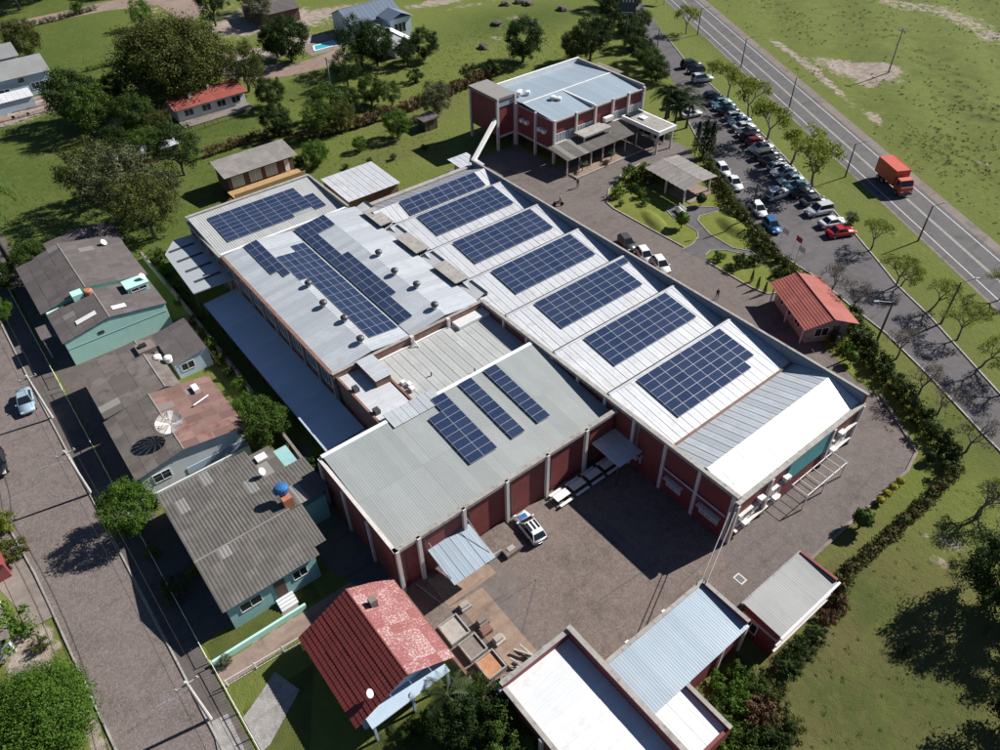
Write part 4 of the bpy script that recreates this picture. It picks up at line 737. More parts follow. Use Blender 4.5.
window(t, (-41.2, 2.2), (-41.2, 4.2), .9, 2.1, (1, 0), 2); window(t, (-41.2, 7.2), (-41.2, 8.6), .9, 2.1, (1, 0), 2); MB().box(-41.19, 5.4, -.05, -41.12, 6.4, 2.1).build('door', 'darkwood', t)
for k in range(4): MB().box(-41.1+k*.28, 5.1, -.7, -40.82+k*.28, 6.7, -.05-k*.15).build('step', 'whitewall', t)
t = house('red_roof_house', 'house with dark red tiled roof, one slope faded and mossy', 'house', -33.9, -26.0, 5.6, 13.1, 'a', 9.7, 3.2, 5.15, 'bluewall', 'redtile', 'tile', 10, 4, over=.75, rmat2='redtile_faded')
MB().box(-32.6, 10.6, 4.3, -32.0, 11.2, 5.5).build('chimney', 'concrete', t); window(t, (-26, 6.3), (-26, 7.7), 1.0, 2.2, (1, 0), 2); window(t, (-26, 10.6), (-26, 12.2), 1.0, 2.2, (1, 0), 2); MB().box(-25.99, 8.6, 0, -25.93, 9.6, 2.2).build('door', 'darkwood', t)
MB().box(-26, 5.8, 2.5, -24.6, 13.0, 2.62).build('porch_slab', 'bluewall', t); dish(t, -26.2, 6.8, 4.0, .35); window(t, (-26, 8.2), (-26, 9.6), 3.4, 4.2, (1, 0), 2)
for y in (6, 9.5, 12.8): MB().box(-24.85, y-.1, 0, -24.65, y+.1, 2.5).build('post', 'bluewall', t)
t = house('corner_house', 'grey-roofed house at the corner behind the round bright bush', 'house', -62, -50.5, -22, -14.4, 'a', -17.5, 2.8, 3.8, 'whitewall', 'fibre', 'wave', 9, 3)
t = house('corner_shed', 'tiny dark red roofed shelter by the street verge', 'shed', -63.2, -58.8, -13.9, -12.9, 'a', -13.1, 2.1, 2.35, 'brick', 'redtile', 'tile', 3, 1, over=.15, cap=False)
for o in list(bpy.data.objects):
    if o.parent is None and (o.get('group') == HG or o.name in ('mesh_dish', 'rear_shed')): o.location.x += .62; o.location.z += .7 if o.name != 'rear_shed' else 0
# --- fences and walls along the pavement
def wallrun(name, label, pts, h, wd, mat, cat='wall', post=None):
    t = thing(name, label, cat, (*pts[0], 0))
    for i in range(len(pts)-1):
        p, q = Vector(pts[i]), Vector(pts[i+1]); d = (q-p).normalized(); s = Vector((-d.y, d.x))*wd*.5
        MB().prism([tuple(p+s), tuple(p-s), tuple(q-s), tuple(q+s)], 0, h+.001*i).build('wall_run', mat, t)
        if post:
            n = max(1, int((q-p).length/post))
            for k in range(n+1): r_ = p+d*((q-p).length*k/n); MB().box(r_.x-.12, r_.y-.12, 0, r_.x+.12, r_.y+.12, h+.18).build('pier', 'whitewall', t)
    return t
def railing(name, label, pts, h, mat='white', base=.0, gap=.28, cat='fence'):
    t = thing(name, label, cat, (*pts[0], 0))
    for i in range(len(pts)-1):
        p, q = Vector((*pts[i], 0)), Vector((*pts[i+1], 0)); L = (q-p).length; d = (q-p)/L; Z = Vector((0, 0, 1))
        for z_ in (base+.15, h-.05): MB().tube(p+Z*z_, q+Z*z_, .03, n=4).build('rail', mat, t)
        n = max(1, int(L/2.4))
        for k in range(n+1): MB().tube(p+d*L*k/n, p+d*L*k/n+Z*(h+.05), .05, n=5).build('post', mat, t)
        b = MB(); n = max(2, int(L/gap))
        for k in range(n): b.tube(p+d*L*k/n+Z*(base+.15), p+d*L*k/n+Z*(h-.05), .012, n=3)
        o = b.build('bars', mat, t); o['kind'] = 'stuff'
    return t
railing('front_fence', 'low white bar fence before the mint green houses', [(-112, -2.3), (-83, -2.1)], 1.2)
railing('front_fence', 'low bar fence before the plain grey-brown roofed house', [(-82, -2.1), (-60.5, -2.0)], 1.2)
railing('front_fence', 'long white bar fence before the grey roof house and its lawn', [(-60, -2.0), (-39, -1.8)], 1.1)
railing('gate_fence', 'white rail gate and fence in front of the tiled drive', [(-38.5, -1.7), (-26, -1.5)], 1.1)
wallrun('garden_wall', 'low pale mint wall between small lawn and dirt passage', [(-38.6, -1.6), (-38.5, 7.0)], .7, .22, 'mint')
railing('side_rail', 'double white handrail beside the dirt passage', [(-36.2, -1.4), (-35.6, 8.5)], 1.0)
wallrun('boundary_wall', 'old low stone wall between the plots and the grass strip', [(-104, 14.9), (-88, 15.1), (-70, 15.0), (-58.5, 14.7), (-49, 14.6)], 1.1, .3, 'concrete')
wallrun('boundary_wall', 'reddish low wall between the red roof house and the court', [(-34, 14.3), (-21, 14.2)], 1.2, .25, 'brickraw')
wallrun('side_wall', 'whitewashed wall between rusty roof house and grey roof house', [(-58.6, -1.6), (-58.6, 11)], 1.4, .18, 'whitewall')
flat_sheet('small_lawn', [(-40.9, -1.5), (-40.9, 8.5), (-38.7, 8.5), (-38.7, -1.5)], .022, 'turf'); flat_sheet('garden_walk', [(-40.6, 5.0), (-40.6, 6.6), (-38.7, 6.6), (-38.7, 5.0)], .027, 'concrete')
# --- houses to the north
t = house('timber_cabin', 'timber cabin on stilts with yellow deck and pale weathered roof', 'cabin', -117.2, -112.2, 32.2, 43.6, 'b', -116.8, 4.3, 4.6, 'darkwood', 'fibre_pale', 'wave', 11, 4, over=.7, ze2=3.9, cap=False)
MB().box(-112.1, 31.6, 1.1, -108.9, 44.0, 1.25).build('deck', 'wood', t); MB().box(-109.0, 31.6, 1.26, -108.9, 44.0, 2.1).build('deck_parapet', 'wood', t)
for k, y in enumerate((32.8, 35.8, 38.6)): window(t, (-112.2, y), (-112.2, y+2.0), 1.5, 3.3, (1, 0), 2, 'glasslight')
MB().box(-112.19, 42, 1.3, -112.13, 42.8, 3.3).build('door', 'white', t)
for y in (31.9, 35.9, 39.9, 43.7): MB().box(-109.3, y-.1, 0, -109.1, y+.1, 1.1).build('stilt', 'darkwood', t)
for k in range(6): MB().box(-110.5, 31.5-(k+1)*.3, .95-k*.17, -109.2, 31.5-k*.3, 1.0-k*.17).build('stair_tread', 'wood', t)
t = house('red_tile_house', 'white bungalow with long bright red roof under the dome tree', 'house', -151.5, -145.6, 36.2, 49.8, 'b', -150, 3.0, 3.5, 'whitewall', 'orangetile', 'tile', 14, 3, over=.6, ze2=2.7)
for y in (37.5, 41, 44, 47): window(t, (-145.6, y), (-145.6, y+1.8), .9, 2.2, (1, 0), 2)
MB().box(-149.6, 44.0, 3.1, -149.0, 44.6, 4.3).build('chimney', 'white', t); MB().box(-148.3, 39.8, 2.9, -147.7, 40.4, 4.0).build('chimney', 'white', t)
MB().box(-145.5, 36, 0, -142.5, 50, .25).build('terrace', 'concrete', t)
t = house('red_tile_house', 'small red-roofed outbuilding half hidden by trees beside the bungalow', 'house', -157, -152.5, 22, 31, 'b', -154.5, 2.7, 3.3, 'whitewall', 'orangetile', 'tile', 9, 2, over=.5)
x, y = G(150, 146, 2.4); t = house('lean_to', 'low pale-roofed open lean-to among the trees behind the cabin', 'shed', x-1.6, x+1.6, y-4.2, y+4.2, 'b', x-1.5, 2.4, 2.5, 'darkwood', 'galv_white', 'rib', 8, 1, over=.3, ze2=2.2, cap=False)
x, y = G(18, 75, 3); t = house('white_villa', 'white villa with pale grey hipped roof at the lawn edge', 'house', x-4, x+4.5, y-7, y+5, 'b', x, 4.2, 6.0, 'bluewall', 'annex_sheet', 'tile', 10, 3)
window(t, (x+4.5, y-5), (x+4.5, y-3), 1, 2.4, (1, 0), 2); window(t, (x+4.5, y+1), (x+4.5, y+3.5), 1, 2.4, (1, 0), 3); window(t, (x+4.5, y-1), (x+4.5, y+.3), 2.8, 3.8, (1, 0), 1)
x2, y2 = G(2, 98, 2.5); t = house('villa_garage', 'low pale-roofed garage in front of the white villa', 'shed', x2-2, x2+2, y2-6, y2+5, 'b', x2-1.8, 2.6, 2.7, 'bluewall', 'white_sheet', 'rib', 10, 1, ze2=2.3, over=.2, cap=False)
t = house('white_villa', 'second white villa with grey roof behind the first one', 'house', x-15, x-8, y-9, y+2, 'b', x-11.5, 4.5, 6.0, 'bluewall', 'annex_sheet', 'tile', 8, 3)
t = house('blue_roof_villa', 'villa with slate blue metal gable roof behind the pool', 'house', -171.5, -162.5, 84, 97, 'b', -167, 4.0, 6.0, 'whitewall', 'slate', 'rib', 13, 1, over=.6)
MB().box(-162.4, 91.5, 0, -157.5, 97, 4.2).build('front_wing', 'bluewall', t); roof(t, (-162.4, 94.2, 5.4), (5.6, 0, 0), (0, -3.3, -1.2), 6, 1, 'slate'); roof(t, (-162.4, 94.25, 5.4), (5.6, 0, 0), (0, 3.2, -1.2), 6, 1, 'slate'); window(t, (-157.5, 92.3), (-157.5, 95.5), 1, 3.2, (1, 0), 3); window(t, (-162.4, 85.5), (-162.4, 90), .6, 2.6, (1, 0), 4)
t = house('pool_house', 'low pool house with glaring white hipped roof among dark trees', 'house', -158.8, -146.5, 85.4, 91, 'a', 88.2, 2.7, 3.7, 'whitewall', 'white_sheet', 'rib', 12, 1, over=.6)
for y in (86, 88.4): window(t, (-146.5, y), (-146.5, y+1.6), .8, 2.1, (1, 0), 2)
t = house('far_shed', 'dark-roofed shed at the far edge of the dirt lot', 'shed', -196, -185, 72, 82, 'b', -190, 3, 4, 'darkwood', 'fibre_brown', 'wave', 8, 2)
pw = PX((313.5, 46.3), (344.5, 38.5), (345, 43.3), (314.5, 51.3)); t = thing('swimming_pool', 'turquoise rectangular swimming pool beside the blue-roofed villa', 'pool', (*pw[0], 0)); MB().prism(pw, .03, .05).build('water', 'poolwater', t); kerb(pw, 'pool_rim', .12, .4, 'white', True, None, .03)
o = bpy.data.objects['pool_rim']; o.data.transform(Matrix.Translation(-Vector((*pw[0], 0)))); o.parent = t; del o['kind']
x, y = G(122, 190); t = thing('water_tower', 'pale blue water tank on a stand poking out of the tree', 'water tank', (x, y, 0))
for sx in (-.8, .8):
    for sy in (-.8, .8): MB().tube((x+sx, y+sy, 0), (x+sx*.9, y+sy*.9, 3.4), .1).build('leg', 'coping', t)
MB().lathe((x, y, 3.4), [(1.3, 0), (1.4, .2), (1.35, 2.0), (1.1, 2.5), (.4, 2.7)], 18).build('tank', 'bluewall', t, True)
x, y = G(428, 128); t = thing('garden_hut', 'small dark green hut on the lawn before the brown hedge', 'hut', (x, y, 0)); MB().box(x-1.2, y-1.4, 0, x+1.2, y+1.4, 2).build('wall', 'steel', t); MB().prism([(x-1.5, y-1.7), (x+1.5, y-1.7), (x+1.5, y+1.7), (x-1.5, y+1.7)], 2, [2.1, 2.1, 2.4, 2.4]).build('roof', 'fibre_brown', t); MB().box(x+1.2, y-.5, 0, x+1.25, y+.4, 1.8).build('door', 'darkwood', t)
# ---------------------------------------------------------------- vehicles
def make_car(kind):
    """x forward; hatch, sedan, suv. Parts: body, roof, screens, side windows, wheels > rim, lamps"""
    t = thing('parked_car', 'car', 'car'); L, Wd, H = {'hatch': (3.9, 1.68, 1.46), 'sedan': (4.4, 1.74, 1.44), 'suv': (4.5, 1.84, 1.72)}[kind]; h = L/2; w_ = Wd/2
    zb, zs = .22, .88 if kind != 'suv' else 1.0
    st = [(-h, .62, .42, zs-.18), (-h+.06, .80, .30, zs-.05), (-h+.35, .96, zb, zs), (-h*.45, 1., zb, zs+.02), (h*.3, 1., zb, zs), (h*.62, .98, zb, zs-.07), (h-.22, .88, zb+.04, zs-.16), (h-.03, .70, .32, zs-.28), (h, .58, .42, zs-.36)]
    b = MB(); vs = []; n = 8
    for x, k, z0, z1 in st:
        q = w_*k; vs += [(x, -q*.85, z0), (x, -q, z0+.12), (x, -q, (z0+z1)/2+.05), (x, -q*.90, z1), (x, q*.90, z1), (x, q, (z0+z1)/2+.05), (x, q, z0+.12), (x, q*.85, z0)]
    fs = [(i*n+j, i*n+(j+1) % n, (i+1)*n+(j+1) % n, (i+1)*n+j) for i in range(len(st)-1) for j in range(n)]+[tuple(range(n)), tuple(range(len(st)*n-1, (len(st)-1)*n-1, -1))]
    bo = b.add(vs, [f[::-1] for f in fs]).build('body', PAINT['silver'], t, True)
    xr0, xr1, xf0, xf1 = {'hatch': (-h+.12, -h+.55, .15, .95), 'sedan': (-h+.75, -h+1.35, .15, .98), 'suv': (-h+.10, -h+.40, .25, 1.0)}[kind]
    tw, bw = w_*.70, w_*.90; zt = H-.04
    A = [(xr0, -bw, zs-.01), (xr0, bw, zs-.01), (xf1, bw, zs-.03), (xf1, -bw, zs-.03)]; T = [(xr1, -tw, zt), (xr1, tw, zt), (xf0, tw, zt), (xf0, -tw, zt)]
    MB().add(A+T, [(4, 5, 6, 7), (0, 4, 7, 3), (1, 2, 6, 5), (0, 1, 5, 4), (2, 3, 7, 6)]).build('cabin', PAINT['silver'], t)
    MB().add([(xr1-.05, -tw-.02, zt-.03), (xr1-.05, tw+.02, zt-.03), (xf0+.06, tw+.02, zt-.03), (xf0+.06, -tw-.02, zt-.03), (xr1+.1, -tw*.9, zt+.035), (xr1+.1, tw*.9, zt+.035), (xf0-.1, tw*.9, zt+.035), (xf0-.1, -tw*.9, zt+.035)], [(4, 7, 6, 5), (0, 4, 5, 1), (1, 5, 6, 2), (2, 6, 7, 3), (3, 7, 4, 0)]).build('roof', PAINT['silver'], t)
    def pane(nm, q, off, s=.08):
        q = [Vector(p) for p in q]; c = sum(q, Vector())/4; q = [p.lerp(c, s)+Vector(off)*.012 for p in q]; MB().add(q, [(0, 1, 2, 3)]).build(nm, 'carglass', t)
    pane('windscreen', [A[2], A[3], T[3], T[2]], (1, 0, 1)); pane('rear_window', [A[1], A[0], T[0], T[1]], (-1, 0, 1), .12)
    pane('side_window', [A[0], A[3], T[3], T[0]], (0, -1, .4), .12); pane('side_window', [A[1], A[2], T[2], T[1]], (0, 1, .4), .12)
    for x in (-h*.62, h*.62):
        for s in (-1, 1):
            b = MB().tube((x, s*(w_-.19), .31), (x, s*(w_+.005), .31), .31, n=14); o = b.build('wheel', 'rubber', t); MB().tube((x, s*(w_-.02), .31), (x, s*(w_+.015), .31), .18, n=10).build('rim', 'rim', o)
    for s in (-1, 1):
        MB().box(h-.16, s*w_*.62-.16, zs-.36, h-.02, s*w_*.62+.16, zs-.22).build('headlight', 'lampwhite', t); MB().box(-h-.01, s*w_*.66-.13, zs-.28, -h+.10, s*w_*.66+.13, zs-.1).build('taillight', 'lampred', t)
        MB().box(.75, s*(w_*.93)-.06, zs-.02, .9, s*(w_*.93)+s*.14+.06*s, zs+.1).build('mirror', PAINT['silver'], t)
    return t
CARS = {k: make_car(k) for k in ('hatch', 'sedan', 'suv')}
def place_car(px, py, kind, col, rz, label, group=None):
    x, y = G(px, py, .7); c = copy_tree(CARS[kind], (x, y, .02), rz, 1., label, group, {'silver_car_paint': PAINT[col]}); return c
PARKDIR = math.atan2(3.5, 1.5)                # nose-in towards the verge
ROW = 'cars parked nose-in along the street kerb'
cname = {'black': 'black', 'silver': 'silver', 'white': 'white', 'blue': 'blue', 'teal': 'grey-blue', 'grey': 'dark grey', 'sky': 'pale blue', 'darkred': 'dark red', 'red': 'bright red'}
for px, py, k, c in ((691, 64, 'suv', 'black'), (696, 69.5, 'hatch', 'black'), (702.5, 78, 'suv', 'silver'), (713, 95, 'hatch', 'black'), (720.5, 101, 'sedan', 'sky'), (724, 105.5, 'sedan', 'teal'), (729, 110, 'sedan', 'black'), (735.5, 115.5, 'hatch', 'silver'), (739.5, 120.5, 'sedan', 'sky'), (744, 126, 'sedan', 'silver'),
     (748, 131.5, 'sedan', 'grey'), (751, 136.5, 'hatch', 'black'), (756, 141, 'hatch', 'darkred'), (761, 147, 'sedan', 'silver'), (767, 154, 'suv', 'grey'), (772, 160, 'sedan', 'black'), (778.5, 166, 'hatch', 'silver'), (784, 171.5, 'sedan', 'silver'), (790.5, 179, 'sedan', 'sky'), (797, 185.5, 'sedan', 'teal'), (802.5, 191.5, 'sedan', 'black'), (814, 200, 'sedan', 'grey'), (819, 209.5, 'suv', 'silver'), (833, 221.5, 'sedan', 'white'), (841, 231, 'sedan', 'red')):
    nm = {'suv': 'tall car', 'hatch': 'hatchback', 'sedan': 'sedan'}[k]
    place_car(px, py, k, c, PARKDIR+rng.uniform(-.06, .06)+(math.pi if rng.random() < .3 else 0), f'{cname[c]} {nm} parked nose-in in the kerb row under the street trees', ROW)
PS = math.atan2(HD.y, HD.x)
for px, py, k, c, rz, lb in ((723, 169, 'hatch', 'white', PS, 'white hatchback parked along the hedge nearest the pavilion'), (734.5, 182, 'sedan', 'white', PS, 'white sedan parked along the hedge behind the pavilion hatchback'), (777.5, 193.5, 'suv', 'silver', PARKDIR+.25, 'silver estate car standing out in the middle of the parking street'),
     (758.5, 208.5, 'hatch', 'white', PS, 'small white hatchback beside the lamp post at the hedge'), (772, 224.5, 'hatch', 'blue', PS, 'blue hatchback parked along the hedge by the flags'), (691, 113, 'sedan', 'silver', PARKDIR+.1, 'silver sedan parked beside the dark palms'), (675, 104, 'hatch', 'white', PARKDIR, 'white hatchback mostly hidden behind the dark palms'),
     (627, 242, 'hatch', 'grey', PS+.15, 'dark grey hatchback parked against the long factory wall'), (645, 254.5, 'hatch', 'white', PS+.1, 'white hatchback parked behind the dark grey one at the factory wall'), (661, 264, 'hatch', 'white', PS+.1, 'white hatchback last in the trio along the factory wall'),
     (25, 400, 'sedan', 'sky', -.12, 'silver-blue sedan parked on the cobbled street'), (-4, 462, 'sedan', 'black', -.1, 'black car cut off beside the far kerb of the cobbled street')):
    place_car(px, py, k, c, rz, lb)
rally = place_car(530, 526.5, 'hatch', 'white', math.pi-.12, 'white hatchback with black stripes and blue tail in the court')
for s in (-.42, 0, .42): MB().box(-1.0, s-.1, 1.462, .05, s+.1, 1.475).build('stripe', 'carglass', None).parent = rally
MB().box(1.0, -.42, .845, 1.55, .42, .862).build('hood_stripe', 'tankblue', None).parent = rally
MB().box(-1.97, -.72, .5, -1.90, .72, .72).build('blue_tail', 'tankblue', None).parent = rally
def make_truck():
    t = thing('box_truck', 'red box truck with grey rear door driving along the highway', 'truck')
    MB().box(-3.6, -1.2, 1.0, 1.6, 1.2, 3.5).build('cargo_box', 'truckred', t)
    MB().box(-3.64, -1.08, 1.1, -3.6, 1.08, 3.4).build('rear_door', 'greyboard', t)
    for y in (-1.2, 1.2): MB().box(-3.62, y-.05, 3.44, 1.62, y+.05, 3.54).build('box_rail', 'truckred', t)
    b = MB(); vs = []
    for x, z1, w_ in ((1.85, 2.5, 1.1), (2.1, 2.62, 1.12), (3.0, 2.55, 1.1), (3.45, 1.75, 1.1), (3.6, 1.6, 1.08), (3.65, .75, 1.05)): vs += [(x, -w_, .6), (x, w_, .6), (x, w_*.95, z1), (x, -w_*.95, z1)]
    b.add(vs, [(i*4+j, (i+1)*4+j, (i+1)*4+(j+1) % 4, i*4+(j+1) % 4) for i in range(5) for j in range(4)]+[(3, 2, 1, 0), (20, 21, 22, 23)]); b.build('cab', 'truckred', t)
    MB().add([(3.05, -.95, 2.5), (3.05, .95, 2.5), (3.46, .98, 1.8), (3.46, -.98, 1.8)], [(3, 2, 1, 0)]).build('windscreen', 'carglass', t)
    for s in (-1, 1): MB().box(2.3, s*1.09-.02, 1.6, 3.0, s*1.09+.02, 2.3).build('side_window', 'carglass', t); MB().box(3.62, s*.7-.18, .85, 3.68, s*.7+.18, 1.05).build('headlight', 'lampwhite', t); MB().box(2.9, s*1.2-.1, 1.7, 3.0, s*1.2+.1, 2.2).build('mirror', 'steel', t)
    MB().box(-3.5, -.5, .6, 2, .5, 1.0).build('chassis', 'steel', t); MB().box(3.6, -1.1, .4, 3.75, 1.1, .7).build('bumper', 'steel', t)
    for x in (-2.4, -1.3, 2.7):
        for s in (-1, 1): o = MB().tube((x, s*.75, .48), (x, s*1.15, .48), .48, n=16).build('wheel', 'rubber', t); MB().tube((x, s*1.1, .48), (x, s*1.17, .48), .26, n=10).build('rim', 'rim', o)
    return t
tk = make_truck(); tk.location = (*hw(-96.3, 78.15), .034); tk.rotation_euler.z = PS
def make_moto():
    t = thing('motorcycle', 'small dark motorcycle standing in the yard by the factory wall', 'motorcycle')
    for x in (-.62, .62): o = MB().tube((x, -.05, .31), (x, .05, .31), .31, n=16).build('wheel', 'rubber', t)
    b = MB(); b.tube((-.62, 0, .31), (-.1, 0, .62), .05); b.tube((-.1, 0, .62), (.45, 0, .85), .06); b.tube((.45, 0, .9), (.62, 0, .31), .04); b.build('frame', 'steel', t)
    MB().box(-.75, -.13, .68, -.05, .13, .8).build('seat', 'rubber', t); MB().lathe((.18, 0, .7), [(.1, 0), (.2, .08), (.18, .22), (.05, .27)], 10).build('tank', PAINT['grey'], t); MB().tube((.42, -.35, 1.02), (.42, .35, 1.02), .025).build('handlebar', 'steel', t); MB().box(-.1, -.12, .3, .25, .12, .6).build('engine', 'alu', t)
    return t
mt = make_moto(); mt.location = (*G(558, 206), .02); mt.rotation_euler.z = 1.1
# ---------------------------------------------------------------- people
def person_mat(shirt, trousers):
    s = NT('clothes'); v = s.obj(); sp = s.add('ShaderNodeSeparateXYZ'); s.link(v, sp.inputs[0]); z = sp.outputs[2]
    c = s.mix(s.math('GREATER_THAN', z, .92), trousers, shirt); c = s.mix(s.math('GREATER_THAN', z, 1.44), c, (.40, .24, .17)); c = s.mix(s.math('GREATER_THAN', z, 1.64), c, (.02, .015, .012)); c = s.mix(s.math('LESS_THAN', z, .08), c, (.02, .02, .02)); return s.done(c, .8)
def person(px, py, rz, shirt, trousers, label):
    V = [(0, 0, .95), (0, 0, 1.2), (0, 0, 1.42), (0, 0, 1.52), (.02, 0, 1.62), (.02, 0, 1.72), (0, .10, .9), (.14, .11, .5), (.02, .11, .09), (.16, .12, .05), (0, -.10, .9), (-.05, -.11, .5), (-.22, -.11, .1), (-.08, -.12, .05), (0, .19, 1.40), (-.06, .25, 1.14), (.06, .26, .90), (.10, .26, .80), (0, -.19, 1.40), (.05, -.25, 1.14), (.20, -.24, .95), (.26, -.24, .87)]
    Ed = [(0, 1), (1, 2), (2, 3), (3, 4), (4, 5), (0, 6), (6, 7), (7, 8), (8, 9), (0, 10), (10, 11), (11, 12), (12, 13), (2, 14), (14, 15), (15, 16), (16, 17), (2, 18), (18, 19), (19, 20), (20, 21)]
    Rr = [(.13, .16), (.12, .15), (.12, .17), (.055, .055), (.085, .08), (.075, .07), (.085, .085), (.062, .062), (.045, .045), (.03, .045)]; Rr += Rr[6:10]+[(.055, .055), (.043, .043), (.033, .033), (.03, .03)]*2
    me = bpy.data.meshes.new('person'); me.from_pydata(V, Ed, []); o = bpy.data.objects.new('person', me); COL.objects.link(o); me.materials.append(person_mat(shirt, trousers))
    sk_ = o.modifiers.new('skin', 'SKIN'); lay = me.skin_vertices if len(me.skin_vertices) else None
    if lay is None: me.attributes; bpy.context.view_layer.objects.active = o; bpy.ops.mesh.customdata_skin_add()
    for i, q in enumerate(Rr): me.skin_vertices[0].data[i].radius = q
    me.skin_vertices[0].data[0].use_root = True
    sb = o.modifiers.new('sub', 'SUBSURF'); sb.levels = 1; sb.render_levels = 1
    o.location = (*G(px, py), .015); o.rotation_euler.z = rz; o['label'] = label; o['category'] = 'person'; return o
person(577.5, 188, 2.2, (.06, .06, .07), (.04, .04, .05), 'person in dark clothes walking across the yard before the porch')
person(716.5, 299, -.4, (.05, .055, .06), (.05, .045, .045), 'person in dark top walking along the yard beside the sawtooth hall')
person(654, 149, 1., (.55, .55, .55), (.04, .045, .07), 'person in light shirt standing under the entrance canopy edge')
person(560, 203, .8, (.5, .5, .52), (.03, .03, .04), 'person in light shirt standing by the motorcycle')
# ---------------------------------------------------------------- street furniture
def make_pole(h, arm=1.6, lamp=True, wood=False):
    t = thing('street_lamp', 'lamp', 'street lamp'); MB().tube((0, 0, 0), (0, 0, h), .15, .09, 8).build('pole', 'coping' if wood else 'steel', t)
    if lamp: MB().tube((0, 0, h-.15), (arm, 0, h+.25), .04, n=5).build('arm', 'steel', t); MB().add([(arm-.1, -.12, h+.2), (arm+.55, -.1, h+.27), (arm+.55, .1, h+.27), (arm-.1, .12, h+.2), (arm-.05, -.08, h+.33), (arm+.5, -.07, h+.36), (arm+.5, .07, h+.36), (arm-.05, .08, h+.33)], [(3, 2, 1, 0), (4, 5, 6, 7), (0, 1, 5, 4), (1, 2, 6, 5), (2, 3, 7, 6), (3, 0, 4, 7)]).build('lamp_head', 'alu', t)
    return t
pl = make_pole(6.4, 1.8); up = math.atan2(HN.y, HN.x); HG2 = 'lamp posts along the highway'
for i, q in enumerate(((741, 67), (789, 108), (845, 177), (918, 241), (697.5, 35))):
    x, y = G(*q); c = copy_tree(pl, (x, y, 0), up, .9 if i < 4 else .9, 'dark lamp post on the near verge of the highway', HG2)
for q, lb, sc in (((941, 323.5), 'dark lamp post on the grass between the bare trees', 1.0), ((656, 58.5), 'thin dark post beside the dark street hedge', .95), ((748.5, 224), 'green-grey lamp post rising from the hedge beside the small white hatchback', 1.05), ((874, 347.5), 'pale green lamp post with wide crossbar by the gatehouse hedge', 1.1)):
    x, y = G(*q); copy_tree(pl, (x, y, 0), up+(math.pi if 'hedge' in lb else 0), sc, lb)
drop(pl)
def make_upole():
    t = thing('utility_pole', 'pole', 'utility pole'); MB().tube((0, 0, 0), (0, 0, 6.6), .16, .11, 8).build('pole', 'pillar', t); MB().box(-.05, -.9, 6.1, .05, .9, 6.25).build('crossarm', 'coping', t)
    for y in (-.8, 0, .8): MB().tube((0, y, 6.25), (0, y, 6.42), .04, n=6).build('insulator', 'white', t)
    MB().tube((0, 0, 5.3), (0, -1.9, 5.7), .03, n=5).build('arm', 'alu', t); MB().box(-.08, -2.4, 5.66, .08, -1.85, 5.78).build('lamp_head', 'alu', t); return t
upn = make_upole(); UP = [(-150, -4.9), (-114, -4.9), (-78.2, -4.35), (-64.2, -4.2), (-34.5, -3.6), (0, -3.2)]
for i, (x, y) in enumerate(UP): copy_tree(upn, (x, y, .05), 0, 1., ['pale utility pole far along the cobbled street', 'pale utility pole before the mint green house', 'pale utility pole beside the silver-blue sedan', 'pale utility pole with lamp before the rusty roof house', 'pale utility pole before the tiled drive', 'pale utility pole down the street beyond the tiled drive'][i], 'utility poles of the cobbled street')
drop(upn)
t = thing('power_line', 'three thin power lines strung between the street utility poles', 'power line', (-78, -4.3, 0))
for dy in (-.8, 0, .8):
    b = MB()
    for (x0, y0), (x1, y1) in zip(UP[:-1], UP[1:]):
        pp = [Vector((x0+(x1-x0)*k/8, y0+(y1-y0)*k/8+dy, 6.45-.7*(1-(2*k/8-1)**2))) for k in range(9)]
        for p, q in zip(pp[:-1], pp[1:]): b.tube(p, q, .022, n=4, cap=False)
    b.build('cable', 'rubber', t)
t = thing('sign_tower', 'tall dark sign board on a single post by the street hedge', 'sign', (*G(624, 52), 0)); x, y = G(624, 52)
MB().tube((x, y, 0), (x, y, 9), .22, .18, 8).build('post', 'steel', t)
vx, vy = .55, .83
b = MB(); d = Vector((-.55, .83, 0)).normalized(); n = Vector((.83, .55, 0)).normalized()
d = Vector((.795*.9, .607, 0)).normalized(); n = Vector((d.y, -d.x, 0)); c = Vector((x, y, 0))
def slab(w0, w1, z0, z1, t0, t1): q = [c+d*w0+n*t0, c+d*w1+n*t0, c+d*w1+n*t1, c+d*w0+n*t1]; return MB().prism([(p.x, p.y) for p in q], z0, z1)
slab(-1.7, 1.7, 8.0, 13.0, -.15, .15).build('board', 'signboard', t); slab(-1.3, 1.3, 8.2, 8.32, .15, .17).build('rule_line', 'white', t)
for k in range(4): slab(-1.2+k*.68, -.95+k*.68, 10.3, 10.75, .15, .17).build('sign_letter', 'white', t)
slab(-.25, .25, 11.2, 11.4, .15, .17).build('sign_emblem', 'white', t); slab(-.12, .12, 11.4, 11.75, .15, .17).build('sign_emblem', 'white', t)
x, y = G(660, 4); t = thing('road_sign', 'small dark road sign on the highway verge', 'sign', (x, y, 0)); MB().tube((x-.9, y-.4, 0), (x-.9, y-.4, 3), .06).build('post', 'steel', t); MB().tube((x+.9, y+.4, 0), (x+.9, y+.4, 3), .06).build('post', 'steel', t); MB().prism([(x-1.5, y-.7), (x-1.46, y-.78), (x+1.54, y+.62), (x+1.5, y+.7)], 2, 3.4).build('board', 'darkwood', t)
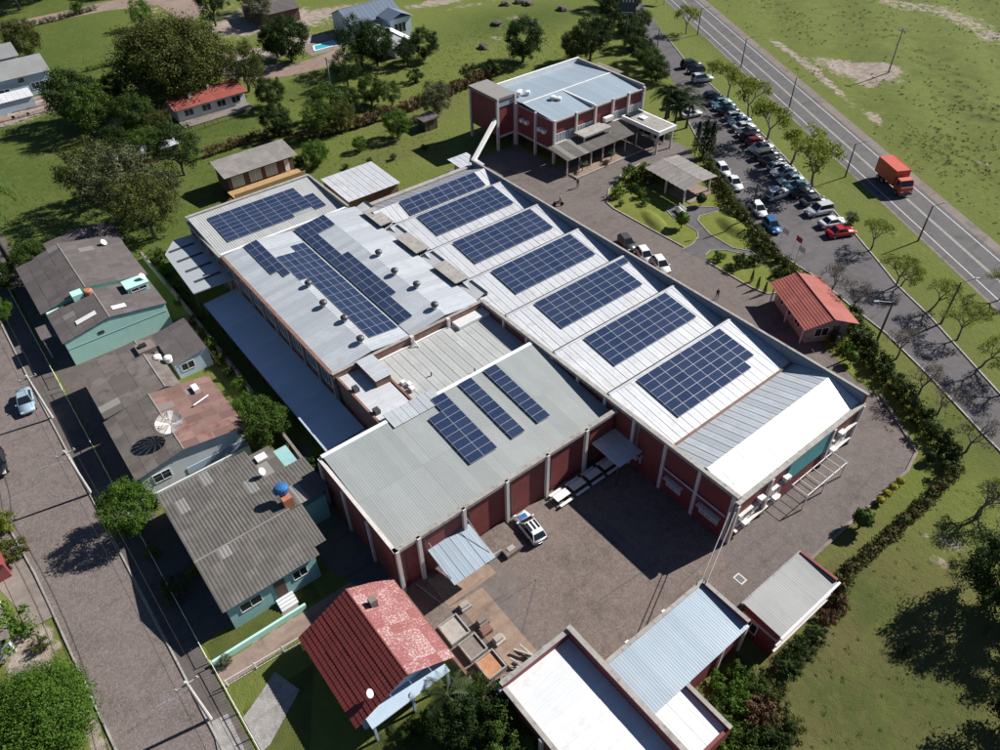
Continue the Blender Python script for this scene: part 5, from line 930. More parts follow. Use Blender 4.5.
# flags by the hedge
for i, (px, py, mt_, lb) in enumerate(((779, 246, 'flagwhite', 'white flag on a thin pole in the hedge next to the blue hatchback'), (792, 254, 'flagred', 'red flag on a thin pole in the hedge near the gatehouse'), (794.5, 264, 'flagwhite', 'white flag on a thin pole in the hedge close to the gatehouse roof'))):
    x, y = G(px, py); t = thing('flag', lb, 'flag', (x, y, 0)); MB().tube((x, y, 0), (x, y, 3.2), .035, n=6).build('flag_pole', 'alu', t)
    b = MB(); vs = [(x+k*.16, y-.04*k+.05*math.sin(k*1.6), z_) for z_ in (3.1, 2.3) for k in range(8)]; b.add(vs, [(k, k+1, k+9, k+8) for k in range(7)]); b.build('cloth', mt_, t)
# benches and tables
def make_bench():
    t = thing('white_bench', 'bench', 'bench')
    for y in (-.2, 0, .2): MB().box(-.85, y-.08, .42, .85, y+.08, .47).build('seat_slat', 'white', t)
    for z_ in (.62, .8): MB().box(-.85, .28, z_, .85, .32, z_+.12).build('back_slat', 'white', t)
    for x in (-.7, .7): MB().box(x-.04, -.25, 0, x+.04, .32, .42).build('leg', 'white', t); MB().box(x-.04, .28, .42, x+.04, .34, .95).build('back_post', 'white', t)
    return t
bn = make_bench()
for px, py, rz, lb in ((680, 212.5, -.25, 'white bench on the garden path, the one at the lawn side'), (684, 216.5, 2.9, 'white bench on the garden path, the one facing the ball topiary'), (783, 301, PS+1.5, 'white bench at the porch of the gatehouse nearest the lawn'), (804, 329, PS+1.5, 'white bench at the gatehouse porch end'), (816, 333.5, PS, 'white bench at the gable end of the gatehouse')):
    copy_tree(bn, (*G(px, py), .03), rz, 1.15, lb)
drop(bn)
def make_table():
    t = thing('court_table', 'table', 'table'); MB().box(-.9, -.45, .72, .9, .45, .77).build('tabletop', 'white', t)
    for s in (-1, 1): MB().box(-.9, s*.85-.16, .4, .9, s*.85+.16, .44).build('bench_board', 'white', t)
    for x in (-.65, .65): MB().box(x-.04, -.4, 0, x+.04, .4, .72).build('leg', 'steel', t); MB().box(x-.04, -1., .32, x+.04, 1., .4).build('bench_beam', 'steel', t)
    return t
tb = make_table()
for k in range(4): copy_tree(tb, (-33.1, 32.6+k*2.15, .025), math.pi/2, .95, 'white picnic table in the row along the red court wall', 'picnic tables by the court wall')
drop(tb)
# court clutter
t = thing('concrete_ramp', 'raised concrete loading ramp beside the striped hatchback', 'ramp', (-32.8, 24.3, 0)); MB().prism([(-34.4, 22.4), (-32.0, 22.4), (-32.0, 24.0), (-31.0, 24.0), (-31.0, 26.2), (-34.4, 26.2)], 0, .55).build('slab', 'court', t); MB().box(-32.0, 22.4, 0, -31.85, 24.0, .7).build('edge', 'coping', t)
flat_sheet('pink_apron', [(-33.9, 16.9), (-33.9, 22.3), (-30.6, 22.3), (-30.6, 16.9)], .034, 'pinkslab')
flat_sheet('pink_apron', [(-30.5, 16.6), (-30.2, 20.4), (-22.5, 20.3), (-22.5, 17.6), (-30.0, 17.6)], .038, 'pinkslab')
def crate(x, y, lx, ly, h, mat, label, rz=0., name='open_bin'):
    t = thing(name, label, 'bin', (x, y, 0)); e = .12
    MB().box(x-lx/2, y-ly/2, .02, x+lx/2, y+ly/2, .12).build('floor', mat, t)
    for q in ((x-lx/2, y-ly/2, x+lx/2, y-ly/2+e), (x-lx/2, y+ly/2-e, x+lx/2, y+ly/2)): MB().box(q[0], q[1], .12, q[2], q[3], h).build('side', 'coping', t)
    for q in ((x-lx/2, y-ly/2+e, x-lx/2+e, y+ly/2-e), (x+lx/2-e, y-ly/2+e, x+lx/2, y+ly/2-e)): MB().box(q[0], q[1], .12, q[2], q[3], h-.02).build('side', 'coping', t)
    MB().box(x-lx/2+e, y-ly/2+e, .12, x+lx/2-e, y+ly/2-e, h*.72).build('fill', mat, t); t.rotation_euler.z = rz
crate(-28.3, 15.9, 2.2, 2.0, .6, 'plank', 'concrete bin of pale material under the court edge wall'); crate(-26.0, 16.2, 1.9, 1.8, .6, 'concrete', 'middle concrete bin with grey fill by the edge wall'); crate(-23.8, 16.4, 2.0, 1.9, .7, 'rustbox', 'concrete bin with rusty orange fill by the edge wall')
for k, (x, y) in enumerate(((-22.2, 16.6), (-22.0, 17.2))): one(MB().lathe((x, y, .02), [(.38, 0), (.42, .1), (.42, .35), (.38, .42), (.2, .42), (.2, .05)], 14), 'concrete_ring', 'concrete', 'short concrete pipe ring lying by the rusty bin', 'pipe', (x, y, .02), 'concrete rings by the bins')
t = thing('plank_heap', 'heap of bleached planks thrown beside the white-roofed warehouse', 'planks', (-22.3, 18.9, 0)); r2 = random.Random(5)
for k in range(16):
    a = r2.uniform(-.5, .9); L = r2.uniform(.9, 2.0); cx, cy = -22.0+r2.uniform(-.9, .9), 18.7+r2.uniform(-.9, .9); dx, dy = math.cos(a)*L/2, math.sin(a)*L/2; z_ = .05+k*.035
    MB().tube((cx-dx, cy-dy, z_), (cx+dx, cy+dy, z_+r2.uniform(0, .15)), .11, n=4).build('plank', 'plank', t)
for k, (x, y) in enumerate(((-29.6, 18.0), (-27.4, 18.3), (-26.6, 18.0), (-25.2, 18.4), (-31.5, 24.9))): one(MB().box(x-.35, y-.5, .03, x+.4, y+.5, .35+.1*(k % 3)).box(x-.3, y-.45, .35+.1*(k % 3), x+.2, y+.3, .6+.1*(k % 2)), 'rubble_block', ['coping', 'concrete', 'brickraw', 'plank', 'coping'][k], ['pale block of rubble beside the pale-filled bin', 'grey stacked slab near the middle bin', 'reddish brick stack near the middle bin', 'bleached block near the rusty bin', 'small grey block on the pavement by the ramp'][k], 'rubble', (x, y, .03))
x, y = G(740, 579); t = thing('manhole', 'square manhole with pale rim in the yard paving', 'manhole', (x, y, 0)); MB().box(x-.5, y-.4, .02, x+.5, y+.4, .04).build('rim', 'pillar', t); MB().box(x-.38, y-.28, .04, x+.38, y+.28, .05).build('cover', 'steel', t)
# farm fence of the vegetable plot, felled logs and boulders in the meadow
for i, (px, py) in enumerate(((505, 5), (528, 5), (497, 25), (483, 48), (520, 3), (562, 10), (533, 24))):
    x, y = G(px, py); r3 = random.Random(i); b = MB(); b.lathe((x, y, -.1), [(.8+.5*r3.random(), 0), (1.4, .35), (1.1, .8), (.4, 1.05)], 9); b.v = [(vx_+r3.uniform(-.35, .35), vy_+r3.uniform(-.35, .35), vz_) for vx_, vy_, vz_ in b.v]
    one(b, 'boulder', 'bark', 'dark boulder lying in the bright meadow behind the office', 'boulder', (x, y, 0), 'boulders in the meadow')
x, y = G(332, 92); t = thing('utility_pole', 'pale concrete pole among the bushes south of the pool', 'utility pole', (x, y, 0)); MB().tube((x, y, 0), (x, y, 7), .2, .14, 8).build('pole', 'coping', t); MB().box(x-.9, y-.06, 6.4, x+.9, y+.06, 6.6).build('crossarm', 'coping', t)
x, y = G(888, 74); t = thing('utility_pole', 'lone grey pole beside the sandy patch in the open field', 'utility pole', (x, y, 0)); MB().tube((x, y, 0), (x, y, 9), .18, .1, 8).build('pole', 'coping', t); MB().box(x-.8, y-.06, 8.4, x+.8, y+.06, 8.6).build('crossarm', 'coping', t)
# plot fence on the lawn side of the red tile bungalow
railing('meadow_fence', 'thin dark post fence around the red-roofed bungalow', [G(125, 150), G(180, 136), G(255, 112)], 1.1, 'steel', gap=.6)
railing('plot_fence', 'thin fence around the brown vegetable plot', [G(-10, 132), G(50, 112), G(55, 95)], 1.0, 'steel', gap=.6)
for i in range(3):
    for j in range(3):
        x, y = G(6+i*15, 106+j*7-i*3.5); one(MB().prism([(x-.8, y-1.6), (x+.8, y-1.6), (x+.8, y+1.6), (x-.8, y+1.6)], 0, .22), 'garden_bed', 'dirt', 'raised brown soil bed in the vegetable plot', 'garden bed', (x, y, 0), 'beds of the vegetable plot')
for k in list(CARS): drop(CARS[k])
# ---------------------------------------------------------------- vegetation
def leaf_mesh(name, centers, radii, per, size, seed, mat, up=.25, flat=1.):
    r = np.random.default_rng(seed); C = np.repeat(np.array(centers), per, 0); Rr = np.repeat(np.array(radii), per)[:, None]; n = len(C)
    d = r.normal(size=(n, 3)); d /= np.linalg.norm(d, axis=1)[:, None]; rad = r.random((n, 1))**.45; P = C+d*rad*Rr*np.array([1, 1, flat])
    nn = d*1.15+r.normal(size=(n, 3))*.42+np.array([0, 0, up]); nn /= np.linalg.norm(nn, axis=1)[:, None]
    t = np.cross(nn, r.normal(size=(n, 3))); t /= np.linalg.norm(t, axis=1)[:, None]; b = np.cross(nn, t); s = size*(.6+.8*r.random((n, 1)))
    V = np.stack([P-t*s, P-b*s*.55, P+t*s, P+b*s*.55], 1).reshape(-1, 3); F = np.arange(4*n).reshape(-1, 4)
    me = bpy.data.meshes.new(name); me.vertices.add(len(V)); me.vertices.foreach_set('co', V.reshape(-1).astype(np.float32)); me.loops.add(4*n); me.loops.foreach_set('vertex_index', F.reshape(-1).astype(np.int32))
    me.polygons.add(n); me.polygons.foreach_set('loop_start', np.arange(0, 4*n, 4, dtype=np.int32)); me.update(calc_edges=True); me.materials.append(mat); return me
def limbs(mb, p, d, L, r, depth, rnd, tips, spread=.6, up=.15, kid=3, sub=.68):
    q = p+d*L; mid = p+d*L*.5+Vector((rnd.uniform(-1, 1), rnd.uniform(-1, 1), 0))*L*.06; n = 6 if r > .05 else 4
    mb.tube(p, mid, r, r*.85, n, cap=False); mb.tube(mid, q, r*.85, r*.66, n, cap=False)
    if depth == 0: tips.append(q); return
    for i in range(kid):
        e = d.orthogonal().normalized(); e.rotate(Matrix.Rotation(6.2832*(i+rnd.random()*.6)/kid, 3, d)); dd = (d+e*spread*rnd.uniform(.7, 1.3)+Vector((0, 0, up))).normalized()
        limbs(mb, q-d*L*.08, dd, L*sub*rnd.uniform(.8, 1.15), r*.62, depth-1, rnd, tips, spread, up, kid, sub)
def crown_centers(rnd, n, rx, rz, cz, lump=.22, dome=False, fill=.35):
    out = []; rad = []
    for i in range(n):
        while True:
            v = Vector((rnd.gauss(0, 1), rnd.gauss(0, 1), rnd.gauss(0, 1))).normalized()
            if not dome or v.z > -.75: break
        q = (1-fill*rnd.random()**1.5)*rnd.uniform(.82, 1.08); out.append((v.x*rx*q, v.y*rx*q, cz+v.z*rz*q)); rad.append(rx*lump*rnd.uniform(.7, 1.4))
    return out, rad
def make_tree(kind, seed):
    rnd = random.Random(seed); t = thing('tree', 'tree', 'tree'); b = MB(); tips = []
    if kind in ('round', 'dome', 'loose'):
        rx, rz, cz = {'round': (3., 2.8, 3.6), 'dome': (5., 3.6, 3.9), 'loose': (3.2, 3., 4.)}[kind]
        limbs(b, Vector((0, 0, -.1)), Vector((rnd.uniform(-.08, .08), rnd.uniform(-.08, .08), 1)).normalized(), cz*.42, .24 if kind != 'dome' else .4, 2, rnd, tips, .8, .1)
        n, per, sz = {'round': (130, 120, .10), 'dome': (340, 160, .105), 'loose': (100, 95, .10)}[kind]
        c, r = crown_centers(rnd, n, rx, rz, cz, .22 if kind != 'loose' else .2, kind == 'dome', .5 if kind == 'loose' else .3); me = leaf_mesh('crown', c, r, per, sz, seed, LEAF['mid'])
    elif kind == 'street':
        limbs(b, Vector((0, 0, -.1)), Vector((rnd.uniform(-.2, .2), rnd.uniform(-.2, .2), 1)).normalized(), 1.7, .13, 4, rnd, tips, .68, .12, 3, .70)
        c = [tuple(q) for q in tips]; rnd.shuffle(c); c = c[:int(len(c)*.9)]; me = leaf_mesh('crown', c, [.55]*len(c), 22, .12, seed, LEAF['lime'])
    elif kind == 'thin':
        limbs(b, Vector((0, 0, -.1)), Vector((rnd.uniform(-.25, .25), rnd.uniform(-.25, .25), 1)).normalized(), 1.75, .13, 5, rnd, tips, .66, .10, 3, .69)
        rnd.shuffle(tips); c = [tuple(q) for q in tips[:150]]; me = leaf_mesh('crown', c, [.42]*len(c), 11, .085, seed, LEAF['lime'])
    elif kind == 'bare':
        limbs(b, Vector((0, 0, -.1)), Vector((rnd.uniform(-.25, .25), rnd.uniform(-.25, .25), 1)).normalized(), 1.75, .14, 6, rnd, tips, .64, .09, 3, .69)
        rnd.shuffle(tips); c = [tuple(q) for q in tips[:160]]; me = leaf_mesh('crown', c, [.3]*len(c), 4, .07, seed, LEAF['grey'])
    elif kind == 'conifer':
        b.tube((0, 0, -.1), (0, 0, 5.6), .14, .03, 7); c = []; r = []
        for k in range(60): z_ = .5+5.3*(k/60); q = .95*(1-z_/6.2)+.12; a = k*2.4; c.append((math.cos(a)*q*.6, math.sin(a)*q*.6, z_)); r.append(q*.55)
        me = leaf_mesh('crown', c, r, 22, .12, seed, LEAF['dark'], .4)
    elif kind == 'shrub':
        for i in range(5): a = i*1.26; b.tube((0, 0, -.05), (math.cos(a)*.35, math.sin(a)*.35, .7), .04, .02, 5)
        c, r = crown_centers(rnd, 34, .85, .62, .68, .28, False, .6); me = leaf_mesh('crown', c, r, 70, .055, seed, LEAF['mid'])
    elif kind == 'ball':
        b.tube((0, 0, -.05), (0, 0, .7), .06, .05, 6); c, r = crown_centers(rnd, 110, .62, .62, 1.05, .14, False, .18); me = leaf_mesh('crown', c, r, 40, .036, seed, LEAF['mid']); core = MB().lathe((0, 0, 1.05), [(.08, -.56), (.34, -.47), (.52, -.24), (.57, 0), (.52, .24), (.34, .47), (.08, .56)], 14); co_ = core.build('crown_core', LEAF['mid'], t, True)
    elif kind == 'palm':
        b.tube((0, 0, -.1), (.1, 0, 3.6), .18, .13, 8); v = []; f = []
        for k in range(26):
            a = 6.2832*k/26+rnd.uniform(-.15, .15); el = rnd.uniform(-.1, .95); L = rnd.uniform(1.9, 2.5); p = Vector((.1, 0, 3.6)); d = Vector((math.cos(a)*math.cos(el), math.sin(a)*math.cos(el), math.sin(el))); s = Vector((-math.sin(a), math.cos(a), 0)); pts = []
            for j in range(9): pts.append(p.copy()); p = p+d*(L/8); d = (d+Vector((0, 0, -.16))).normalized()
            for jj in range(4, 36):
                j = jj//4; w_ = .5*math.sin(math.pi*min(.95, jj/36+.08)); m0 = pts[j].lerp(pts[min(8, j+1)], (jj % 4)/4)
                for sg in (-1, 1):
                    n0 = len(v); tip = m0+s*sg*w_+d*.18-Vector((0, 0, rnd.uniform(.02, .2))); v += [m0, m0+d*.075, tip]; f.append((n0, n0+1, n0+2))
        me = bpy.data.meshes.new('crown'); me.from_pydata([tuple(q) for q in v], [], f); me.materials.append(LEAF['palm'])
    b.build('trunk', 'palebark' if kind in ('bare', 'street', 'thin') else 'bark', t, True)
    o = bpy.data.objects.new('crown', me); COL.objects.link(o); o.parent = t; return t
TPL = {k: [make_tree(k, s) for s in ss] for k, ss in (('round', (1, 2, 3)), ('dome', (4, 14)), ('loose', (5, 6)), ('street', (7, 8, 9)), ('bare', (10, 11, 12)), ('thin', (21, 22, 23)), ('conifer', (13,)), ('shrub', (15, 16, 17)), ('ball', (18,)), ('palm', (19, 20)))}
NAME = {'round': 'tree', 'dome': 'tree', 'loose': 'tree', 'street': 'street_tree', 'bare': 'bare_tree', 'thin': 'street_tree', 'conifer': 'conifer', 'shrub': 'shrub', 'ball': 'topiary', 'palm': 'palm_tree'}
CATN = {'shrub': 'shrub', 'ball': 'topiary', 'palm': 'palm'}
DEF = {'round': 'mid_leaves', 'dome': 'mid_leaves', 'loose': 'mid_leaves', 'street': 'yellow_green_leaves', 'bare': 'grey_green_leaves', 'thin': 'yellow_green_leaves', 'conifer': 'dark_leaves', 'shrub': 'mid_leaves', 'ball': 'mid_leaves', 'palm': 'palm_fronds'}
RXY = {'round': 3.3, 'dome': 5.4, 'loose': 3.5, 'street': 2.55, 'bare': 3.5, 'thin': 3.3, 'conifer': 1., 'shrub': 1.1, 'ball': .7, 'palm': 2.3}
tn = [0]
def tree(kind, px, py, rad, col, label, group=None, zs=1., ground=True, xy=None, sy=None):
    """(px,py) base point on the ground, rad crown radius in metres"""
    x, y = xy or G(px, py); s = rad/RXY[kind]; tn[0] += 1; src = TPL[kind][tn[0] % len(TPL[kind])]
    mm = {DEF[kind]: LEAF[col]} if col else None
    o = copy_tree(src, (x, y, 0), rng.uniform(0, 6.28), (s, s*(sy or 1), s*zs), label, group, mm); o.name = NAME[kind]; o['category'] = CATN.get(kind, 'tree'); return o
# north west trees
tree('dome', 184, 98, 11.0, 'olive', 'huge dark dome-shaped tree over the red-roofed bungalow', zs=.95)
tree('round', 82, 122, 5.2, 'dark', 'big leafy tree left of the red outbuilding, casting a wide shadow'); tree('round', 100, 134, 4.7, 'mid', 'mid green tree in front of the big leafy one'); tree('round', 118, 104, 3.0, 'mid', 'small round tree hiding the red outbuilding roof')
tree('round', 140, 132, 3.7, 'mid', 'mid green tree before the red outbuilding'); tree('loose', 165, 138, 2.7, 'olive', 'thin olive tree beside the bungalow terrace'); tree('round', 30, 58, 4.4, 'olive', 'round olive tree beside the white villa'); tree('palm', 192, 110, 3.2, None, 'tall palm before the red-roofed bungalow', zs=1.5)
tree('shrub', 80, 14, 2.4, 'bright', 'bright shrub at the edge of the dirt track'); tree('loose', 145, 28, 3.4, 'bright', 'sparse young tree on the upper lawn'); tree('loose', 216, 26, 4.6, 'dark', 'tall dark tree by the dirt lot', zs=1.3); tree('loose', 249, 92, 5.0, 'olive', 'brownish olive tree right of the bungalow'); tree('round', 273, 107, 3.0, 'dark', 'dark round tree beside the far bushes')
tree('loose', 185, 175, 4.6, 'dark', 'dark broad tree beside the timber cabin'); tree('loose', 104, 204, 5.4, 'olive', 'olive tree beside the water tank, lawn side'); tree('loose', 130, 222, 6.3, 'grey', 'grey-green sparse tree around the water tank'); tree('loose', 155, 238, 5.0, 'olive', 'olive green tree above the mint house roof'); tree('round', 150, 160, 3.0, 'mid', 'bushy tree under the lean-to')
tree('loose', 165, 215, 4.2, 'grey', 'thin grey tree between water tank and striped canopy'); tree('round', 118, 152, 2.5, 'dark', 'dark bush at the fence corner of the lean-to')
tree('palm', 16, 272, 5.6, 'mid', 'drooping palm at the lawn edge by the mint house', zs=1.5); tree('round', 40, 278, 2.7, 'mid', 'green tree beside the drooping palm'); tree('round', 6, 290, 2.4, 'dark', 'dark bush below the drooping palm'); tree('round', 0, 325, 2.2, 'bright', 'bright green tree at the kerb of the cobbled street')
tree('loose', 20, 10, 5.9, 'dark', 'dark tree in the far belt beyond the track', 'dark tree belt beyond the track'); tree('round', -5, 12, 5.9, 'dark', 'dark tree in the far belt beyond the track', 'dark tree belt beyond the track'); tree('round', 45, -2, 5.9, 'dark', 'dark tree in the far belt beyond the track', 'dark tree belt beyond the track'); tree('round', 125, -8, 5.0, 'dark', 'dark tree in the far belt beyond the track', 'dark tree belt beyond the track')
# north centre
for a in (('round', 292, 62, 5.0, 'dark', 'dark pair tree beside the pool, pool side'), ('round', 278, 58, 3.9, 'dark', 'dark pair tree beside the pool, track side'), ('loose', 362, 70, 5.5, 'dark', 'dark tree before the white pool house'), ('round', 378, 66, 4.5, 'dark', 'dense dark tree at the pool house wall'), ('loose', 348, 86, 3.5, 'dark', 'dark tree between the concrete pole and pool house'), ('round', 425, 60, 3.4, 'dark', 'dark tree at the far end of the pool house'), ('loose', 408, 66, 3.0, 'dark', 'low dark tree in front of the pool house gable'),
          ('round', 523, 62, 4.7, 'dark', 'dark bushy tree behind the office roof'), ('loose', 590, 60, 4.6, 'dark', 'dark tree on the meadow edge behind the office'), ('round', 575, 62, 3.5, 'olive', 'olive tree behind the office corner'), ('loose', 250, 12, 4.2, 'brown', 'reddish bare-looking tree in the dirt lot'), ('loose', 262, 26, 3.8, 'grey', 'grey sparse tree in the dirt lot'), ('loose', 285, 8, 3.4, 'brown', 'brownish tree at the edge of the dirt lot')): tree(*a)
for a in (('round', 330, 122, 3.7, 'mid', 'grey-green bush tree in the row below the concrete pole'), ('round', 279, 136, 3.0, 'dark', 'dark bush next to the timber cabin'), ('loose', 320, 136, 3.4, 'mid', 'leafy bush in the row above the white store'), ('round', 372, 105, 3.0, 'mid', 'green bush in the row below the pool house'), ('loose', 392, 106, 2.5, 'mid', 'light bush in the row below the pool house'), ('round', 350, 112, 2.5, 'dark', 'dark bush in the hedge row behind the lawn'), ('loose', 345, 130, 2.7, 'olive', 'olive bush in the hedge row behind the lawn'), ('shrub', 415, 82, 2.2, 'dark', 'dark shrub left of the brown hedge'), ('shrub', 492, 76, 3., 'dark', 'dark shrub at the office end of the brown hedge'), ('shrub', 470, 80, 2.6, 'olive', 'olive shrub in the brown hedge'),
          ('loose', 437, 118, 3.5, 'grey', 'bare greyish tree beside the dark green hut'), ('round', 398, 138, 2.7, 'bright', 'bright green tree on the lawn before the hut'), ('round', 361, 151, 1.4, 'bright', 'little bright green tree on the lawn'), ('round', 318, 166, 2.4, 'bright', 'bright green tree beside the timber cabin'), ('shrub', 300, 165, 1.6, 'dark', 'dark shrub at the cabin corner'), ('shrub', 394, 160, .9, 'grey', 'tiny dry shrub on the lawn'), ('shrub', 425, 150, .9, 'grey', 'tiny dry shrub on the lawn near the office'), ('shrub', 346, 169, .8, 'dark', 'tiny dark shrub by the white store'), ('shrub', 370, 163, .8, 'dark', 'tiny dark shrub above the white store')): tree(*a)
# street side of the office
for a in (('palm', 665, 122, 3.6, 'dark', 'dark palm hiding the white hatchback'), ('palm', 686, 128, 3.2, 'dark', 'dark palm at the parking edge'), ('palm', 668, 118, 3.6, 'dark', 'tall dark palm at the office corner'), ('palm', 680, 120, 3.4, 'dark', 'dark palm beside the silver sedan'), ('palm', 674, 128, 3., 'dark', 'dark palm nearest the entrance canopy'), ('conifer', 702, 158, 1.3, 'dark', 'dark narrow conifer by the pavilion'), ('conifer', 709, 157, 1.2, 'dark', 'dark narrow conifer next to the parked hatchback'), ('conifer', 696, 150, 1., 'dark', 'small dark conifer near the entrance')): tree(*a, zs=.95 if a[0] == 'palm' else .9)
for i, (px, py, r_, c) in enumerate(((632, 48, 3.4, 'dark'), (640, 62, 3.2, 'dark'), (649, 72, 3.0, 'mid'), (656, 82, 2.8, 'dark'), (622, 34, 3.4, 'dark'), (612, 22, 3.6, 'dark'), (606, 8, 4, 'dark'), (600, 45, 3.4, 'dark'), (640, 30, 2.8, 'mid'), (628, 12, 3, 'dark'))): tree('round', px, py, r_, c, 'dense bush in the dark hedge row between office and street', 'bushes of the dark street hedge', zs=.85)
for px, py, r_ in ((686, 34, 3.0), (712, 80, 2.2), (728, 98, 3.2), (749, 118, 3.8), (766, 143, 4.0), (790, 165, 3.9), (813, 189, 4.2)): tree('street', px, py, r_*1.15, None, 'light green leafy street tree on the verge behind the parked cars', 'leafy street trees behind the parked cars', zs=.95)
for px, py, r_ in ((870, 251, 3.6), (896, 286, 3.6), (901, 286, 3.0), (930, 310, 3.6), (957, 340, 3.6), (982, 366, 3.6), (1005, 395, 3.4), (1000, 300, 3.4), (985, 505, 3.2)): tree('thin', px, py, r_, None, 'thinly leaved street tree on the lower verge beside the highway', 'thinly leaved street trees on the lower verge', zs=1.)
BL = ['leafless tree right behind the gatehouse roof', 'leafless tree between the gatehouse and the pale green lamp post', 'leafless tree just past the pale green lamp post at the hedge', 'leafless tree leaning over the street beside the ragged hedge', 'small leafless tree on the grass next to the ragged hedge end', 'leafless tree on the strip between the street and the dry lawn', 'leafless tree at the foot of the broad dark hedge', 'leafless tree at the top of the dry lawn', 'short bare sapling between the dark grey sedan and the white one']
for (px, py, r_), lb in zip(((831, 293, 3.4), (850.5, 313, 3.6), (896, 359, 3.4), (917, 397, 3.6), (938, 414, 3.0), (966, 452, 3.4), (977, 518, 3.4), (990, 555, 3.0), (848, 226, 1.8)), BL): tree('bare', px, py, r_, None, lb, 'bare trees along the street edge', zs=1.)
tree('bare', 706, 165, 1.6, None, 'small leafless tree at the hedge by the pavilion'); tree('shrub', 851, 223, 1.3, 'bright', 'small bright shrub at the verge by the red sedan')
# garden
for i, (px, py, r_, c, lb) in enumerate(((632, 180, 2.2, 'mid', 'big rounded bush at the garden corner'), (645, 180, 2.3, 'mid', 'big rounded bush in the middle of the garden bushes'), (655, 184, 1.9, 'mid', 'rounded bush beside the pavilion edge'), (665, 189, 1.7, 'bright', 'light rounded bush under the pavilion'), (635, 190, 1.1, 'bright', 'small clipped bush in front of the big bushes'), (641, 197, 1.2, 'bright', 'second small clipped bush on the garden lawn'), (645, 204, 1.0, 'bright', 'third small clipped bush on the garden lawn'), (617, 197, 1.5, 'bright', 'light feathery bush at the garden tip'), (621, 205, .7, 'bright', 'tiny ball bush at the garden tip'),
          (610, 200, .7, 'brown', 'tiny purple-brown shrub on the garden edge'), (719, 260, 1.2, 'bright', 'small airy shrub by the path end'), (738, 266, 1.5, 'dark', 'dark clipped shrub group by the yard kerb'), (733, 271, 1., 'mid', 'low green shrub beside the dark clipped group'), (754, 263, 1.4, 'dark', 'dark spiky shrub on the lawn tip'), (757, 248, .8, 'dark', 'tiny dark shrub under the mound'), (778, 277, 1., 'dark', 'dark shrub at the gatehouse lawn'), (845, 352, 1.2, 'bright', 'bright shrub behind the gatehouse gable'), (834, 345, 1.4, 'grey', 'pale feathery shrub by the gatehouse gable'))): tree('shrub', px, py, r_, c, lb)
tree('ball', 681, 228, 1.15, 'bright', 'round clipped green topiary beside the path benches'); tree('ball', 700, 206, .9, 'dark', 'small dark topiary ball on the garden lawn'); tree('ball', 859, 528, 1.1, 'mid', 'round green topiary ball on the south lawn'); tree('ball', 928, 462, .6, 'dark', 'small dark topiary near the yard corner'); tree('ball', 850, 364, .8, 'bright', 'small round topiary on the verge by the yard')
for px, py in ((899, 484), (892, 490), (885.5, 496.5), (879, 503)): tree('ball', px, py, .52, 'yellow', 'small golden yellow clipped bush in the row on the south lawn', 'golden bushes on the south lawn', zs=.7)
for px, py in ((751, 282), (757, 289), (764, 294)): tree('conifer', px, py, .35, 'dark', 'slim sapling in the row at the lawn tip by the yard', 'saplings at the lawn tip', zs=1.)
# potted palms by the porch
for px, py in ((582, 172), (611, 161)): tree('palm', px, py, 1.1, 'palm', 'small palm on the porch terrace', 'small palms on the porch terrace', zs=.9)
tree('shrub', 605, 166, .7, 'brown', 'small dark shrub on the porch terrace')
tree('palm', 587, 140, 1.0, 'bright', 'little palm on the terrace near the upper slab')
# west side gardens
for a in (('round', 140, 528, 3.0, 'bright', 'leafy tree before the grey roof house'), ('shrub', 155, 556, 1.1, 'bright', 'small bright bush in the shaded front yard'), ('shrub', 178, 592, 1.7, 'grey', 'spiky grey-green bush at the fence'), ('shrub', 193, 575, .9, 'yellow', 'little yellowish bush at the roof corner'), ('round', 268, 440, 2.7, 'mid', 'leafy tree growing against the long canopy'), ('round', 252, 425, 2.0, 'bright', 'smaller tree beside the long canopy'), ('shrub', 312, 468, 1.3, 'mid', 'shrub at the south hall corner'),
          ('shrub', 10, 530, 1.9, 'lime', 'large round yellow-green bush on the verge'), ('shrub', 17, 558, 1.9, 'olive', 'pale olive shrub beside the yellow-green bush'), ('shrub', 10, 640, 3.0, 'bright', 'dense bright bush beside the tiny red shelter'), ('dome', 52, 736, 4.5, 'bright', 'large bright green dome tree overhanging the street verge'), ('shrub', 42, 648, 1., 'olive', 'dry little bush on the earth verge')): tree(*a)
for i, (px, py, r_) in enumerate(((205, 338, 1.3), (214, 350, 1.4), (222, 362, 1.4), (231, 375, 1.2), (241, 390, 1.4), (196, 325, 1.2), (160, 262, 1.8), (168, 275, 1.5), (176, 290, 1.3), (183, 305, 1.2), (250, 402, 1.2), (292, 452, 1.0))): tree('shrub', px, py, r_, ('mid', 'bright', 'olive')[i % 3], 'green shrub in the strip between the houses and the canopies', 'shrubs in the strip along the boundary wall')
for a in (('palm', 452, 716, 2.3, 'palm', 'pale fan palm beside the red-roofed house'), ('round', 488, 730, 2.6, 'dark', 'dark tree by the white-roofed warehouse wall'), ('round', 462, 742, 2.4, 'dark', 'dark bush behind the pale fan palm'), ('shrub', 430, 725, 1.4, 'bright', 'low bright bush on the red house lawn'), ('shrub', 475, 690, 1.5, 'mid', 'green bush at the court edge wall'), ('round', 510, 755, 2.5, 'mid', 'tree at the warehouse foot'), ('shrub', 410, 740, 1.2, 'mid', 'low bush before the red house door'), ('shrub', 227, 663, .8, 'grey', 'small pruned shrub on the small lawn')): tree(*a)
flat_sheet('house_lawn', [(-25, 0), (-25, 14), (-10, 14), (-10, -1.3), (-33.5, -1.3), (-33.5, 5)], .022, 'turf')
